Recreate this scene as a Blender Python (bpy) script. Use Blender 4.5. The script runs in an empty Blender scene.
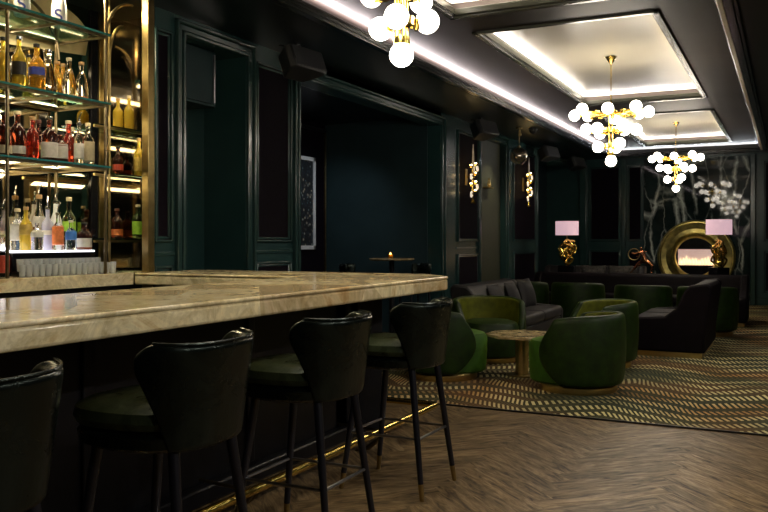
import bpy, math, random
from mathutils import Vector, Matrix
random.seed(7)
PI = math.pi
S = bpy.context.scene
COL = S.collection
S.view_settings.view_transform = 'Standard'
S.view_settings.look = 'None'
S.view_settings.gamma = 1.0
S.view_settings.use_curve_mapping = False
S.view_settings.exposure = 0.0
F = 815.0
TH = math.radians(26.37)
SN, CS = math.sin(TH), math.cos(TH)
EYE = 1.3
def y_on_wall(u, a):                    # Y of the sight line of column u on the plane X = -a
    t = (u - 384) / F
    return a * (CS + SN * t) / (SN - CS * t)
def R(d): return math.radians(d)

# ------------------------------------------------------------------ materials
def new_mat(name):
    m = bpy.data.materials.new(name); m.use_nodes = True
    nt = m.node_tree; b = nt.nodes['Principled BSDF']
    return m, nt, b
def N(nt, t, **kw):
    n = nt.nodes.new(t)
    for k, v in kw.items():
        if k in n.inputs.keys(): n.inputs[k].default_value = v
        else: setattr(n, k, v)
    return n
def coords(nt, scale=(1, 1, 1), rot=(0, 0, 0), kind='Object'):
    tc = nt.nodes.new('ShaderNodeTexCoord'); mp = nt.nodes.new('ShaderNodeMapping')
    mp.inputs['Scale'].default_value = scale; mp.inputs['Rotation'].default_value = rot
    nt.links.new(tc.outputs[kind], mp.inputs['Vector'])
    return mp.outputs['Vector']
def ramp(nt, fac, stops):
    r = nt.nodes.new('ShaderNodeValToRGB')
    el = r.color_ramp.elements
    while len(el) < len(stops): el.new(0.5)
    for e, (p, c) in zip(el, stops):
        e.position = p; e.color = (*c, 1) if len(c) == 3 else c
    nt.links.new(fac, r.inputs['Fac'])
    return r.outputs['Color']
def math_n(nt, op, a, b=None, c=None):
    n = nt.nodes.new('ShaderNodeMath'); n.operation = op
    for i, v in enumerate((a, b, c)):
        if v is None: continue
        if isinstance(v, (int, float)): n.inputs[i].default_value = v
        else: nt.links.new(v, n.inputs[i])
    return n.outputs[0]
def mix_col(nt, fac, a, b, mode='MIX'):
    n = nt.nodes.new('ShaderNodeMix'); n.data_type = 'RGBA'; n.blend_type = mode
    for i, v in ((0, fac), (6, a), (7, b)):
        if isinstance(v, (int, float)): n.inputs[i].default_value = v
        elif isinstance(v, tuple): n.inputs[i].default_value = (*v, 1) if len(v) == 3 else v
        else: nt.links.new(v, n.inputs[i])
    return n.outputs[2]
def bump(nt, b, h, strength=0.2, dist=0.01):
    n = nt.nodes.new('ShaderNodeBump'); n.inputs['Strength'].default_value = strength
    n.inputs['Distance'].default_value = dist
    nt.links.new(h, n.inputs['Height']); nt.links.new(n.outputs['Normal'], b.inputs['Normal'])
def plain(name, col, rough=0.5, metal=0.0, var=0.12, scale=18.0, bmp=0.0, spec=0.5, coat=0.0, sheen=0.0, sheen_col=(1, 1, 1)):
    m, nt, b = new_mat(name)
    v = coords(nt, (scale,) * 3)
    nz = N(nt, 'ShaderNodeTexNoise', Scale=1.0, Detail=4.0)
    nt.links.new(v, nz.inputs['Vector'])
    lo = tuple(c * (1 - var) for c in col); hi = tuple(min(1, c * (1 + var)) for c in col)
    nt.links.new(ramp(nt, nz.outputs['Fac'], [(0.3, lo), (0.7, hi)]), b.inputs['Base Color'])
    b.inputs['Roughness'].default_value = rough; b.inputs['Metallic'].default_value = metal
    b.inputs['Specular IOR Level'].default_value = spec
    b.inputs['Coat Weight'].default_value = coat; b.inputs['Coat Roughness'].default_value = 0.1
    if sheen:
        b.inputs['Sheen Weight'].default_value = sheen; b.inputs['Sheen Roughness'].default_value = 0.35
        b.inputs['Sheen Tint'].default_value = (*sheen_col, 1)
    if bmp: bump(nt, b, nz.outputs['Fac'], bmp, 0.004)
    return m
def emit(name, col, strength, base=(0.8, 0.8, 0.8)):
    m, nt, b = new_mat(name)
    b.inputs['Base Color'].default_value = (*base, 1)
    b.inputs['Emission Color'].default_value = (*col, 1)
    b.inputs['Emission Strength'].default_value = strength
    return m
def glass(name, col, rough=0.03, ior=1.33):
    m, nt, b = new_mat(name)
    b.inputs['Base Color'].default_value = (*col, 1)
    b.inputs['Transmission Weight'].default_value = 1.0
    b.inputs['Roughness'].default_value = rough; b.inputs['IOR'].default_value = ior
    return m

M = {}
M['green_paint'] = plain('gloss_green_paint', (0.019, 0.052, 0.052), 0.26, var=0.08, scale=3, spec=0.4)
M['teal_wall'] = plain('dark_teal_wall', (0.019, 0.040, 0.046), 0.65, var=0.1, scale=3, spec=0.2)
M['olive_wall'] = plain('olive_wall', (0.034, 0.038, 0.022), 0.55, var=0.1, scale=2)
M['trim_green'] = plain('gloss_green_moulding', (0.022, 0.055, 0.053), 0.2, var=0.08, scale=4, spec=0.7, coat=0.15)
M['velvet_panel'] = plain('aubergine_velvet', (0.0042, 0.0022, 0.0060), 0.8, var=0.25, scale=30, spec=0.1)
M['soffit'] = plain('black_green_soffit', (0.004, 0.0065, 0.0065), 0.3, var=0.1, scale=2)
M['bronze_ceiling'] = plain('bronze_lacquer_ceiling', (0.034, 0.0255, 0.021), 0.5, var=0.2, scale=1.2, spec=0.2)
M['coffer_white'] = plain('pearl_lacquer_ceiling', (0.50, 0.46, 0.36), 0.38, var=0.05, scale=1.5)
M['coffer_frame'] = plain('coffer_frame_lacquer', (0.060, 0.064, 0.046), 0.25, var=0.1, scale=3, spec=0.7)
M['ledge'] = plain('cornice_lacquer', (0.012, 0.015, 0.015), 0.2, var=0.1, scale=3, spec=0.7)
M['bright_trim'] = plain('champagne_cornice', (0.85, 0.78, 0.62), 0.35, 0.0, var=0.1, scale=3)
M['brass'] = plain('aged_brass', (0.34, 0.25, 0.10), 0.28, 1.0, var=0.18, scale=14)
M['bright_brass'] = plain('polished_brass', (0.80, 0.58, 0.14), 0.2, 1.0, var=0.08, scale=10)
M['antique_brass'] = plain('antique_brass', (0.20, 0.155, 0.085), 0.3, 1.0, var=0.2, scale=20)
M['brass_plinth'] = plain('satin_brass', (0.62, 0.47, 0.20), 0.34, 1.0, var=0.12, scale=10)
M['hammered'] = plain('hammered_brass', (0.56, 0.48, 0.17), 0.34, 1.0, var=0.35, scale=9, bmp=0.8)
M['copper'] = plain('copper_bronze', (0.45, 0.20, 0.10), 0.25, 1.0, var=0.3, scale=12)
M['black_metal'] = plain('black_metal', (0.012, 0.012, 0.015), 0.38, 0.4, var=0.1)
M['black_gloss'] = plain('black_gloss', (0.008, 0.008, 0.010), 0.12, var=0.1)
M['speaker'] = plain('speaker_black', (0.014, 0.016, 0.019), 0.5, var=0.15, scale=120, bmp=0.2)
M['speaker_grille'] = plain('speaker_grille_grey', (0.035, 0.037, 0.042), 0.5, var=0.3, scale=150, bmp=0.3)
M['bar_front'] = plain('bar_front_black', (0.0025, 0.0025, 0.004), 0.4, var=0.2, scale=4, spec=0.3)
M['leather'] = plain('black_green_leather', (0.0038, 0.0060, 0.0050), 0.33, var=0.25, scale=11, bmp=0.5, spec=0.7)
M['leather_seat'] = plain('green_leather', (0.026, 0.038, 0.014), 0.32, var=0.35, scale=12, bmp=0.5, spec=0.6)
def make_leather(name, dark, mid, light, rough):
    m, nt, b = new_mat(name)
    v = coords(nt, (1, 1, 1))
    a = N(nt, 'ShaderNodeTexNoise', Scale=7.0, Detail=6.0, Roughness=0.65, Distortion=0.8); nt.links.new(v, a.inputs['Vector'])
    c = N(nt, 'ShaderNodeTexNoise', Scale=42.0, Detail=4.0); nt.links.new(v, c.inputs['Vector'])
    nt.links.new(ramp(nt, a.outputs['Fac'], [(0.36, dark), (0.52, mid), (0.70, light)]), b.inputs['Base Color'])
    nt.links.new(math_n(nt, 'MULTIPLY_ADD', a.outputs['Fac'], 0.36, rough - 0.24), b.inputs['Roughness'])
    b.inputs['Specular IOR Level'].default_value = 0.36
    b.inputs['Specular Tint'].default_value = (0.78, 1.0, 0.88, 1)
    h = math_n(nt, 'MULTIPLY_ADD', c.outputs['Fac'], 0.35, a.outputs['Fac'])
    bump(nt, b, h, 0.45, 0.006)
    return m
M['leather'] = make_leather('black_green_leather', (0.0012, 0.0022, 0.0019), (0.0024, 0.0038, 0.0031), (0.0065, 0.0085, 0.0060), 0.34)
M['leather_seat'] = make_leather('worn_green_leather', (0.009, 0.014, 0.006), (0.022, 0.031, 0.013), (0.048, 0.058, 0.028), 0.36)
M['leg_black'] = plain('black_lacquered_leg', (0.007, 0.007, 0.011), 0.3, var=0.1)
M['steel'] = plain('dark_steel', (0.45, 0.45, 0.47), 0.3, 1.0, var=0.1)
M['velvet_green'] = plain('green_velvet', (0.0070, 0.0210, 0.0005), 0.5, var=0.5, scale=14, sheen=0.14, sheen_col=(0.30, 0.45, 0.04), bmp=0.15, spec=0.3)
M['velvet_olive'] = plain('olive_velvet_lining', (0.085, 0.095, 0.003), 0.6, var=0.3, scale=14, sheen=0.3, sheen_col=(0.5, 0.55, 0.04), bmp=0.15, spec=0.3)
M['velvet_lime'] = plain('bright_green_velvet', (0.028, 0.085, 0.004), 0.65, var=0.25, scale=12, sheen=0.4, sheen_col=(0.4, 0.7, 0.05), bmp=0.15, spec=0.3)
M['velvet_purple'] = plain('aubergine_sofa_velvet', (0.0042, 0.0024, 0.0038), 0.6, var=0.3, scale=10, bmp=0.1, spec=0.1)
M['velvet_grey'] = plain('grey_sofa_velvet', (0.011, 0.0098, 0.0102), 0.6, var=0.3, scale=10, sheen=0.06, sheen_col=(0.6, 0.55, 0.55), bmp=0.1)
M['cushion_dark'] = plain('charcoal_cushion', (0.008, 0.007, 0.008), 0.7, var=0.3, scale=20, sheen=0.05)
M['cushion_pattern'] = plain('speckled_grey_cushion', (0.05, 0.047, 0.042), 0.8, var=0.7, scale=25)
M['console'] = plain('dark_walnut_console', (0.022, 0.010, 0.010), 0.18, var=0.3, scale=6, spec=0.7)
M['white_label'] = plain('white_label', (0.62, 0.58, 0.50), 0.6, var=0.1, scale=40)
M['cream_label'] = plain('cream_label', (0.52, 0.43, 0.26), 0.6, var=0.15, scale=40)
M['black_label'] = plain('black_label', (0.03, 0.028, 0.022), 0.5, var=0.3, scale=60)
M['blue_label'] = plain('blue_label', (0.04, 0.06, 0.36), 0.5, var=0.2, scale=50)
M['red_label'] = plain('red_label', (0.42, 0.05, 0.025), 0.5, var=0.2, scale=40)
M['orange_label'] = plain('orange_label', (0.60, 0.16, 0.04), 0.5, var=0.35, scale=40)
M['lime_label'] = plain('lime_label', (0.28, 0.52, 0.04), 0.5, var=0.2, scale=40)
M['sky_label'] = plain('azure_label', (0.05, 0.20, 0.60), 0.5, var=0.2, scale=40)
M['gold_label'] = plain('gold_label', (0.50, 0.34, 0.08), 0.4, 0.4, var=0.2, scale=40)
M['cork'] = plain('cork_stopper', (0.42, 0.25, 0.10), 0.7, var=0.2, scale=60)
M['cream_cap'] = plain('cream_cap', (0.60, 0.50, 0.30), 0.5, var=0.1)
M['black_cap'] = plain('black_cap', (0.015, 0.013, 0.012), 0.4, var=0.1)
M['brown_cap'] = plain('brown_cap', (0.10, 0.03, 0.02), 0.5, var=0.1)
M['chrome'] = plain('chrome_pourer', (0.7, 0.7, 0.7), 0.15, 1.0, var=0.05)
M['porcelain'] = plain('white_ceramic_bottle', (0.72, 0.71, 0.68), 0.3, var=0.05)
M['g_clear'] = glass('clear_glass', (0.97, 0.98, 0.98))
M['g_amber'] = glass('amber_spirit', (0.95, 0.50, 0.06))
M['g_gold'] = glass('golden_spirit', (0.98, 0.72, 0.10))
M['g_dark'] = glass('dark_brown_spirit', (0.20, 0.05, 0.025))
M['g_red'] = glass('red_spirit', (0.70, 0.08, 0.04))
M['g_tumbler'] = glass('tumbler_glass', (0.95, 0.97, 0.97), 0.08)
M['g_tumbler'].node_tree.nodes['Principled BSDF'].inputs['Transmission Weight'].default_value = 0.7
M['g_lilac'] = glass('lilac_glass', (0.80, 0.78, 0.98))
M['g_green'] = glass('green_glass', (0.30, 0.50, 0.20))
for k_, t_ in (('g_amber', .72), ('g_gold', .68), ('g_red', .88), ('g_dark', .92), ('g_lilac', .7)):
    M[k_].node_tree.nodes['Principled BSDF'].inputs['Transmission Weight'].default_value = t_
M['g_shelf'] = glass('shelf_glass', (0.45, 0.78, 0.72), 0.02, 1.3)
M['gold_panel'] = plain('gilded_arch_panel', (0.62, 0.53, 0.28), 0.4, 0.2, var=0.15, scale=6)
M['glass_edge'] = plain('green_glass_edge', (0.05, 0.26, 0.25), 0.15, var=0.1)
M['smoke_glass'] = plain('smoked_mirror_glass', (0.62, 0.56, 0.50), 0.03, 0.9, var=0.05)
M['mirror'] = plain('antique_mirror', (0.55, 0.50, 0.40), 0.05, 1.0, var=0.12, scale=5)
M['globe'] = emit('opal_globe_lit', (1.0, 0.90, 0.76), 24.0)
M['bulb'] = emit('warm_bulb_lit', (1.0, 0.72, 0.30), 14.0)
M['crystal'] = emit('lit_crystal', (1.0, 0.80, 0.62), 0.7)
M['crystal_rod'] = plain('pale_crystal_rod', (0.6, 0.52, 0.45), 0.1, 0.5, var=0.2)
M['shade'] = emit('pink_lamp_shade_lit', (0.95, 0.62, 0.70), 0.62, (0.6, 0.4, 0.45))
M['shade_lining'] = emit('shade_lining_lit', (1.0, 0.75, 0.6), 1.2)
M['acrylic'] = emit('lit_acrylic', (0.93, 0.93, 1.0), 2.4)
M['flame'] = emit('flame', (1.0, 0.66, 0.30), 1.7)
M['fire_glow'] = emit('fire_glow', (1.0, 0.58, 0.50), 0.38)
M['candle_flame'] = emit('candle_flame', (1.0, 0.50, 0.14), 6.0)
M['frame_white'] = plain('pale_picture_frame', (0.68, 0.70, 0.74), 0.5, var=0.05)
M['iris'] = plain('print_ink_blue', (0.03, 0.04, 0.22), 0.5, var=0.05)

def make_onyx():
    m, nt, b = new_mat('honey_onyx')
    v = coords(nt, (1, 1, 1))
    vo = N(nt, 'ShaderNodeTexVoronoi', Scale=1.9); nt.links.new(v, vo.inputs['Vector'])
    w = N(nt, 'ShaderNodeTexNoise', Scale=2.4, Detail=8.0, Roughness=0.6, Distortion=2.0); nt.links.new(v, w.inputs['Vector'])
    w2 = N(nt, 'ShaderNodeTexNoise', Scale=7.0, Detail=8.0, Roughness=0.7, Distortion=1.2); nt.links.new(v, w2.inputs['Vector'])
    c1 = ramp(nt, w.outputs['Fac'], [(0.26, (0.40, 0.24, 0.10)), (0.38, (0.68, 0.54, 0.31)), (0.46, (0.88, 0.81, 0.58)), (0.53, (0.70, 0.64, 0.44)), (0.60, (0.92, 0.87, 0.68)), (0.74, (0.62, 0.48, 0.26))])
    c2 = ramp(nt, w2.outputs['Fac'], [(0.33, (0.74, 0.66, 0.50)), (0.5, (1.0, 0.98, 0.92)), (0.65, (1.15, 1.13, 1.08))])
    c = mix_col(nt, 0.9, c1, c2, 'MULTIPLY')
    sep = nt.nodes.new('ShaderNodeSeparateColor'); nt.links.new(vo.outputs['Color'], sep.inputs[0])
    tint = ramp(nt, sep.outputs[0], [(0.0, (0.70, 0.60, 0.48)), (0.5, (1.0, 0.97, 0.9)), (1.0, (1.15, 1.08, 0.95))])
    c = mix_col(nt, 1.0, c, tint, 'MULTIPLY')
    nt.links.new(c, b.inputs['Base Color'])
    b.inputs['Roughness'].default_value = 0.13; b.inputs['Specular IOR Level'].default_value = 0.5
    return m
M['onyx'] = make_onyx()
def make_table_stone():
    m, nt, b = new_mat('brown_marble_table')
    v = coords(nt, (9, 9, 9))
    w = N(nt, 'ShaderNodeTexNoise', Scale=1.0, Detail=8.0, Roughness=0.7, Distortion=1.0); nt.links.new(v, w.inputs['Vector'])
    nt.links.new(ramp(nt, w.outputs['Fac'], [(0.3, (0.14, 0.085, 0.03)), (0.5, (0.40, 0.30, 0.15)), (0.7, (0.62, 0.52, 0.32))]), b.inputs['Base Color'])
    b.inputs['Roughness'].default_value = 0.2
    return m
M['table_stone'] = make_table_stone()
def make_marble():
    m, nt, b = new_mat('green_black_marble')
    v = coords(nt, (1, 1, 1))
    nz = N(nt, 'ShaderNodeTexNoise', Scale=1.6, Detail=6.0, Roughness=0.6); nt.links.new(v, nz.inputs['Vector'])
    mp = nt.nodes.new('ShaderNodeMapping'); mp.inputs['Rotation'].default_value = (0, R(28), 0); mp.inputs['Scale'].default_value = (1.9, 1, 0.55)
    add = mix_col(nt, 0.22, v, nz.outputs['Color'])
    nt.links.new(add, mp.inputs['Vector'])
    vo = N(nt, 'ShaderNodeTexVoronoi', Scale=1.25); vo.feature = 'DISTANCE_TO_EDGE'
    nt.links.new(mp.outputs['Vector'], vo.inputs['Vector'])
    vein = ramp(nt, vo.outputs['Distance'], [(0.0, (1, 1, 1)), (0.022, (0.45, 0.45, 0.45)), (0.06, (0, 0, 0))])
    n2 = N(nt, 'ShaderNodeTexNoise', Scale=2.3, Detail=3.0); nt.links.new(v, n2.inputs['Vector'])
    gate = ramp(nt, n2.outputs['Fac'], [(0.38, (0, 0, 0)), (0.52, (1, 1, 1))])
    mp3 = nt.nodes.new('ShaderNodeMapping'); mp3.inputs['Rotation'].default_value = (0, R(-34), 0); mp3.inputs['Scale'].default_value = (2.6, 1, 0.8); mp3.inputs['Location'].default_value = (3, 0, 1)
    nt.links.new(add, mp3.inputs['Vector'])
    vo3 = N(nt, 'ShaderNodeTexVoronoi', Scale=1.5); vo3.feature = 'DISTANCE_TO_EDGE'
    nt.links.new(mp3.outputs['Vector'], vo3.inputs['Vector'])
    vein3 = ramp(nt, vo3.outputs['Distance'], [(0.0, (0.55, 0.55, 0.55)), (0.02, (0.12, 0.12, 0.12)), (0.05, (0, 0, 0))])
    vein = mix_col(nt, 1.0, vein, vein3, 'ADD')
    f = mix_col(nt, 1.0, vein, gate, 'MULTIPLY')
    base = ramp(nt, nz.outputs['Fac'], [(0.3, (0.006, 0.011, 0.012)), (0.7, (0.022, 0.036, 0.036))])
    nt.links.new(mix_col(nt, f, base, (0.55, 0.62, 0.58)), b.inputs['Base Color'])
    b.inputs['Roughness'].default_value = 0.035
    b.inputs['Specular IOR Level'].default_value = 0.24
    return m
M['marble'] = make_marble()
def make_wood():
    m, nt, b = new_mat('oak_herringbone')
    uv = nt.nodes.new('ShaderNodeUVMap'); uv.uv_map = 'grain'
    def layer(sx, sy, det, dist, off):
        mp = nt.nodes.new('ShaderNodeMapping'); mp.inputs['Scale'].default_value = (sx, sy, 1); mp.inputs['Location'].default_value = (off, off, 0)
        nt.links.new(uv.outputs[0], mp.inputs['Vector'])
        nz = N(nt, 'ShaderNodeTexNoise', Scale=1.0, Detail=det, Roughness=0.6, Distortion=dist); nt.links.new(mp.outputs[0], nz.inputs['Vector'])
        return nz.outputs['Fac']
    fig, fine, tone = layer(3.6, 21, 3.0, 1.4, 0), layer(18, 150, 2.0, 0.3, 5), layer(1.4, 4, 2.0, 0.5, 9)
    at = nt.nodes.new('ShaderNodeAttribute'); at.attribute_name = 'plank'
    c = ramp(nt, fig, [(0.32, (0.035, 0.020, 0.008)), (0.43, (0.125, 0.082, 0.038)), (0.56, (0.215, 0.150, 0.074)), (0.70, (0.31, 0.225, 0.120))])
    c = mix_col(nt, 1.0, c, ramp(nt, fine, [(0.35, (0.72, 0.70, 0.68)), (0.6, (1.1, 1.1, 1.1))]), 'MULTIPLY')
    c = mix_col(nt, 1.0, c, ramp(nt, tone, [(0.3, (0.72, 0.70, 0.68)), (0.7, (1.2, 1.2, 1.2))]), 'MULTIPLY')
    c = mix_col(nt, 1.0, c, ramp(nt, at.outputs['Fac'], [(0.0, (0.86, 0.85, 0.82)), (1.0, (1.10, 1.08, 1.04))]), 'MULTIPLY')
    nt.links.new(c, b.inputs['Base Color'])
    nt.links.new(math_n(nt, 'MULTIPLY_ADD', fig, -0.35, 0.62), b.inputs['Roughness'])
    b.inputs['Specular IOR Level'].default_value = 0.3
    bump(nt, b, fig, 0.35, 0.003)
    return m
M['wood'] = make_wood()
def make_carpet():
    m, nt, b = new_mat('patterned_carpet')
    tc = nt.nodes.new('ShaderNodeTexCoord'); sp = nt.nodes.new('ShaderNodeSeparateXYZ')
    nt.links.new(tc.outputs['Object'], sp.inputs[0])
    x, y = sp.outputs[0], sp.outputs[1]
    big = N(nt, 'ShaderNodeTexNoise', Scale=0.55, Detail=2.0); nt.links.new(tc.outputs['Object'], big.inputs['Vector'])
    big2 = N(nt, 'ShaderNodeTexNoise', Scale=0.8, Detail=3.0); 
    mp = nt.nodes.new('ShaderNodeMapping'); mp.inputs['Location'].default_value = (7, 3, 1); mp.inputs['Scale'].default_value = (0.7, 1.3, 1)
    nt.links.new(tc.outputs['Object'], mp.inputs[0]); nt.links.new(mp.outputs[0], big2.inputs['Vector'])
    tri = math_n(nt, 'PINGPONG', x, 0.62)
    yy = math_n(nt, 'MULTIPLY_ADD', tri, 0.55, y)
    yy = math_n(nt, 'MULTIPLY_ADD', big.outputs['Fac'], 0.9, yy)
    rowf = math_n(nt, 'FRACT', math_n(nt, 'DIVIDE', yy, 0.27))
    rowid = math_n(nt, 'FLOOR', math_n(nt, 'DIVIDE', yy, 0.27))
    rowmask = math_n(nt, 'LESS_THAN', rowf, 0.56)
    xs = math_n(nt, 'MULTIPLY_ADD', yy, 0.35, x)
    dash = math_n(nt, 'LESS_THAN', math_n(nt, 'FRACT', math_n(nt, 'DIVIDE', xs, 0.044)), 0.48)
    xs2 = math_n(nt, 'MULTIPLY_ADD', yy, 1.2, x)
    hatch = math_n(nt, 'LESS_THAN', math_n(nt, 'FRACT', math_n(nt, 'DIVIDE', xs2, 0.05)), 0.42)
    d1 = math_n(nt, 'MULTIPLY', dash, rowmask)
    inv = math_n(nt, 'SUBTRACT', 1.0, rowmask)
    d2 = math_n(nt, 'MULTIPLY', math_n(nt, 'MULTIPLY', hatch, inv), 0.10)
    # strength fades along each row
    fx = nt.nodes.new('ShaderNodeCombineXYZ'); nt.links.new(x, fx.inputs[0]); nt.links.new(rowid, fx.inputs[1])
    fn = N(nt, 'ShaderNodeTexNoise', Scale=1.1, Detail=1.0); nt.links.new(fx.outputs[0], fn.inputs['Vector'])
    fade = ramp(nt, fn.outputs['Fac'], [(0.36, (0.12, 0.12, 0.12)), (0.58, (1, 1, 1))])
    d1 = math_n(nt, 'MULTIPLY', d1, fade)
    d = math_n(nt, 'MAXIMUM', d1, d2)
    base = ramp(nt, big2.outputs['Fac'], [(0.34, (0.018, 0.030, 0.020)), (0.48, (0.040, 0.040, 0.020)), (0.58, (0.085, 0.042, 0.018)), (0.70, (0.030, 0.036, 0.022))])
    lite = ramp(nt, big.outputs['Fac'], [(0.35, (0.60, 0.53, 0.25)), (0.50, (0.66, 0.58, 0.30)), (0.60, (0.48, 0.26, 0.09)), (0.70, (0.64, 0.60, 0.34))])
    nt.links.new(mix_col(nt, d, base, lite), b.inputs['Base Color'])
    b.inputs['Roughness'].default_value = 0.9; b.inputs['Specular IOR Level'].default_value = 0.1
    fine = N(nt, 'ShaderNodeTexNoise', Scale=180.0); nt.links.new(tc.outputs['Object'], fine.inputs['Vector'])
    bump(nt, b, fine.outputs['Fac'], 0.4, 0.004)
    return m
M['carpet'] = make_carpet()
def make_art():
    m, nt, b = new_mat('confetti_print')
    v = coords(nt, (1, 1, 1))
    vo = N(nt, 'ShaderNodeTexVoronoi', Scale=20.0); nt.links.new(v, vo.inputs['Vector'])
    sep = nt.nodes.new('ShaderNodeSeparateColor'); nt.links.new(vo.outputs['Color'], sep.inputs[0])
    c = ramp(nt, sep.outputs[0], [(0.0, (0.02, 0.02, 0.025)), (0.45, (0.03, 0.05, 0.07)), (0.6, (0.55, 0.48, 0.36)), (0.75, (0.20, 0.42, 0.50)), (0.88, (0.60, 0.20, 0.12)), (1.0, (0.85, 0.85, 0.78))])
    f = ramp(nt, vo.outputs['Distance'], [(0.3, (1, 1, 1)), (0.5, (0, 0, 0))])
    nt.links.new(mix_col(nt, f, (0.015, 0.016, 0.02), c), b.inputs['Base Color'])
    b.inputs['Roughness'].default_value = 0.4
    return m
M['art'] = make_art()

# ------------------------------------------------------------------ geometry
class G:
    def __init__(s): s.v, s.f = [], []
    def add(s, vs, fs):
        n = len(s.v); s.v += [Vector(p) for p in vs]; s.f += [tuple(n + i for i in f) for f in fs]; return s
    def box(s, x0, x1, y0, y1, z0, z1):
        x0, x1 = sorted((x0, x1)); y0, y1 = sorted((y0, y1)); z0, z1 = sorted((z0, z1))
        return s.add([(x0, y0, z0), (x1, y0, z0), (x1, y1, z0), (x0, y1, z0), (x0, y0, z1), (x1, y0, z1), (x1, y1, z1), (x0, y1, z1)],
                     [(3, 2, 1, 0), (4, 5, 6, 7), (0, 1, 5, 4), (1, 2, 6, 5), (2, 3, 7, 6), (3, 0, 4, 7)])
    def cyl(s, p0, p1, r0, r1=None, seg=14):
        r1 = r0 if r1 is None else r1
        p0, p1 = Vector(p0), Vector(p1); d = (p1 - p0).normalized()
        a = d.orthogonal().normalized(); b = d.cross(a)
        vs = []
        for p, r in ((p0, r0), (p1, r1)):
            for i in range(seg):
                t = 2 * PI * i / seg; vs.append(p + (a * math.cos(t) + b * math.sin(t)) * r)
        fs = [(i, (i + 1) % seg, seg + (i + 1) % seg, seg + i) for i in range(seg)]
        fs += [tuple(range(seg - 1, -1, -1)), tuple(range(seg, 2 * seg))]
        return s.add(vs, fs)
    def lathe(s, prof, seg=24, c=(0, 0, 0), sx=1.0, sy=1.0, power=1.0):
        vs = []
        for r, z in prof:
            for i in range(seg):
                t = 2 * PI * i / seg
                ct, st = math.cos(t), math.sin(t)
                if power != 1.0:
                    ct = math.copysign(abs(ct) ** power, ct); st = math.copysign(abs(st) ** power, st)
                vs.append((c[0] + r * sx * ct, c[1] + r * sy * st, c[2] + z))
        fs = []
        for k in range(len(prof) - 1):
            for i in range(seg):
                j = (i + 1) % seg
                fs.append((k * seg + i, k * seg + j, (k + 1) * seg + j, (k + 1) * seg + i))
        fs.append(tuple(range(seg - 1, -1, -1))); n = (len(prof) - 1) * seg
        fs.append(tuple(range(n, n + seg)))
        return s.add(vs, fs)
    def sphere(s, c, r, su=20, sv=12, sc=(1, 1, 1)):
        prof = [(max(1e-4, r * math.sin(PI * k / sv)), -r * math.cos(PI * k / sv)) for k in range(sv + 1)]
        n = len(s.v); s.lathe(prof, su)
        for i in range(n, len(s.v)):
            p = s.v[i]; s.v[i] = Vector((p.x * sc[0] + c[0], p.y * sc[1] + c[1], p.z * sc[2] + c[2]))
        return s
    def tube(s, pts, r, seg=8, closed=False):
        pts = [Vector(p) for p in pts]; n = len(pts); vs = []
        up = None
        for i in range(n):
            if closed: d = pts[(i + 1) % n] - pts[i - 1]
            else: d = pts[min(i + 1, n - 1)] - pts[max(i - 1, 0)]
            d.normalize()
            if up is None: up = d.orthogonal().normalized()
            up = (up - d * up.dot(d))
            up = up.normalized() if up.length > 1e-6 else d.orthogonal().normalized()
            b = d.cross(up); rr = r[i] if isinstance(r, (list, tuple)) else r
            for k in range(seg):
                t = 2 * PI * k / seg; vs.append(pts[i] + (up * math.cos(t) + b * math.sin(t)) * rr)
        fs = []
        for i in range(n if closed else n - 1):
            for k in range(seg):
                j = (i + 1) % n; l = (k + 1) % seg
                fs.append((i * seg + k, i * seg + l, j * seg + l, j * seg + k))
        if not closed: fs += [tuple(range(seg - 1, -1, -1)), tuple(range((n - 1) * seg, n * seg))]
        return s.add(vs, fs)
    def prism(s, poly, lo, hi, axis='z'):
        n = len(poly)
        def P(a, b, c): return {'z': (a, b, c), 'y': (a, c, b), 'x': (c, a, b)}[axis]
        vs = [P(a, b, lo) for a, b in poly] + [P(a, b, hi) for a, b in poly]
        fs = [(i, (i + 1) % n, n + (i + 1) % n, n + i) for i in range(n)] + [tuple(range(n - 1, -1, -1)), tuple(range(n, 2 * n))]
        return s.add(vs, fs)
    def shell(s, pos, lim, nphi, ns):
        # pos(phi, sfrac, inner) -> point ; closed sheet with thickness, phi in [-lim(s), lim(s)]
        vs, fs = [], []
        W = nphi + 1
        for inner in (0, 1):
            for k in range(ns + 1):
                q = k / ns
                for i in range(W):
                    ph = lim(q) * (2 * i / nphi - 1); vs.append(pos(ph, q, inner))
        o2 = (ns + 1) * W
        for k in range(ns):
            for i in range(nphi):
                a = k * W + i
                fs.append((a, a + W, a + W + 1, a + 1)); a += o2
                fs.append((a, a + 1, a + W + 1, a + W))
        for i in range(nphi):
            a = i; fs.append((a, a + 1, o2 + a + 1, o2 + a))
            a = ns * W + i; fs.append((a, o2 + a, o2 + a + 1, a + 1))
        for k in range(ns):
            a = k * W; fs.append((a, o2 + a, o2 + a + W, a + W))
            a = k * W + nphi; fs.append((a, a + W, o2 + a + W, o2 + a))
        return s.add(vs, fs)
    def move(s, x=0, y=0, z=0, rz=0):
        m = Matrix.Translation((x, y, z)) @ Matrix.Rotation(rz, 4, 'Z'); s.v = [m @ p for p in s.v]; return s
    def build(s, name, mat, parent=None, bevel=0.0, seg=2, smooth=True, angle=38, subsurf=0, loc=None):
        me = bpy.data.meshes.new(name); me.from_pydata([tuple(p) for p in s.v], [], s.f)
        import bmesh
        bm = bmesh.new(); bm.from_mesh(me); bmesh.ops.recalc_face_normals(bm, faces=bm.faces); bm.to_mesh(me); bm.free()
        me.materials.append(M[mat] if isinstance(mat, str) else mat)
        if smooth:
            for p in me.polygons: p.use_smooth = True
            if not subsurf: me.set_sharp_from_angle(angle=R(angle))
        o = bpy.data.objects.new(name, me); COL.objects.link(o)
        if parent: o.parent = parent
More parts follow.
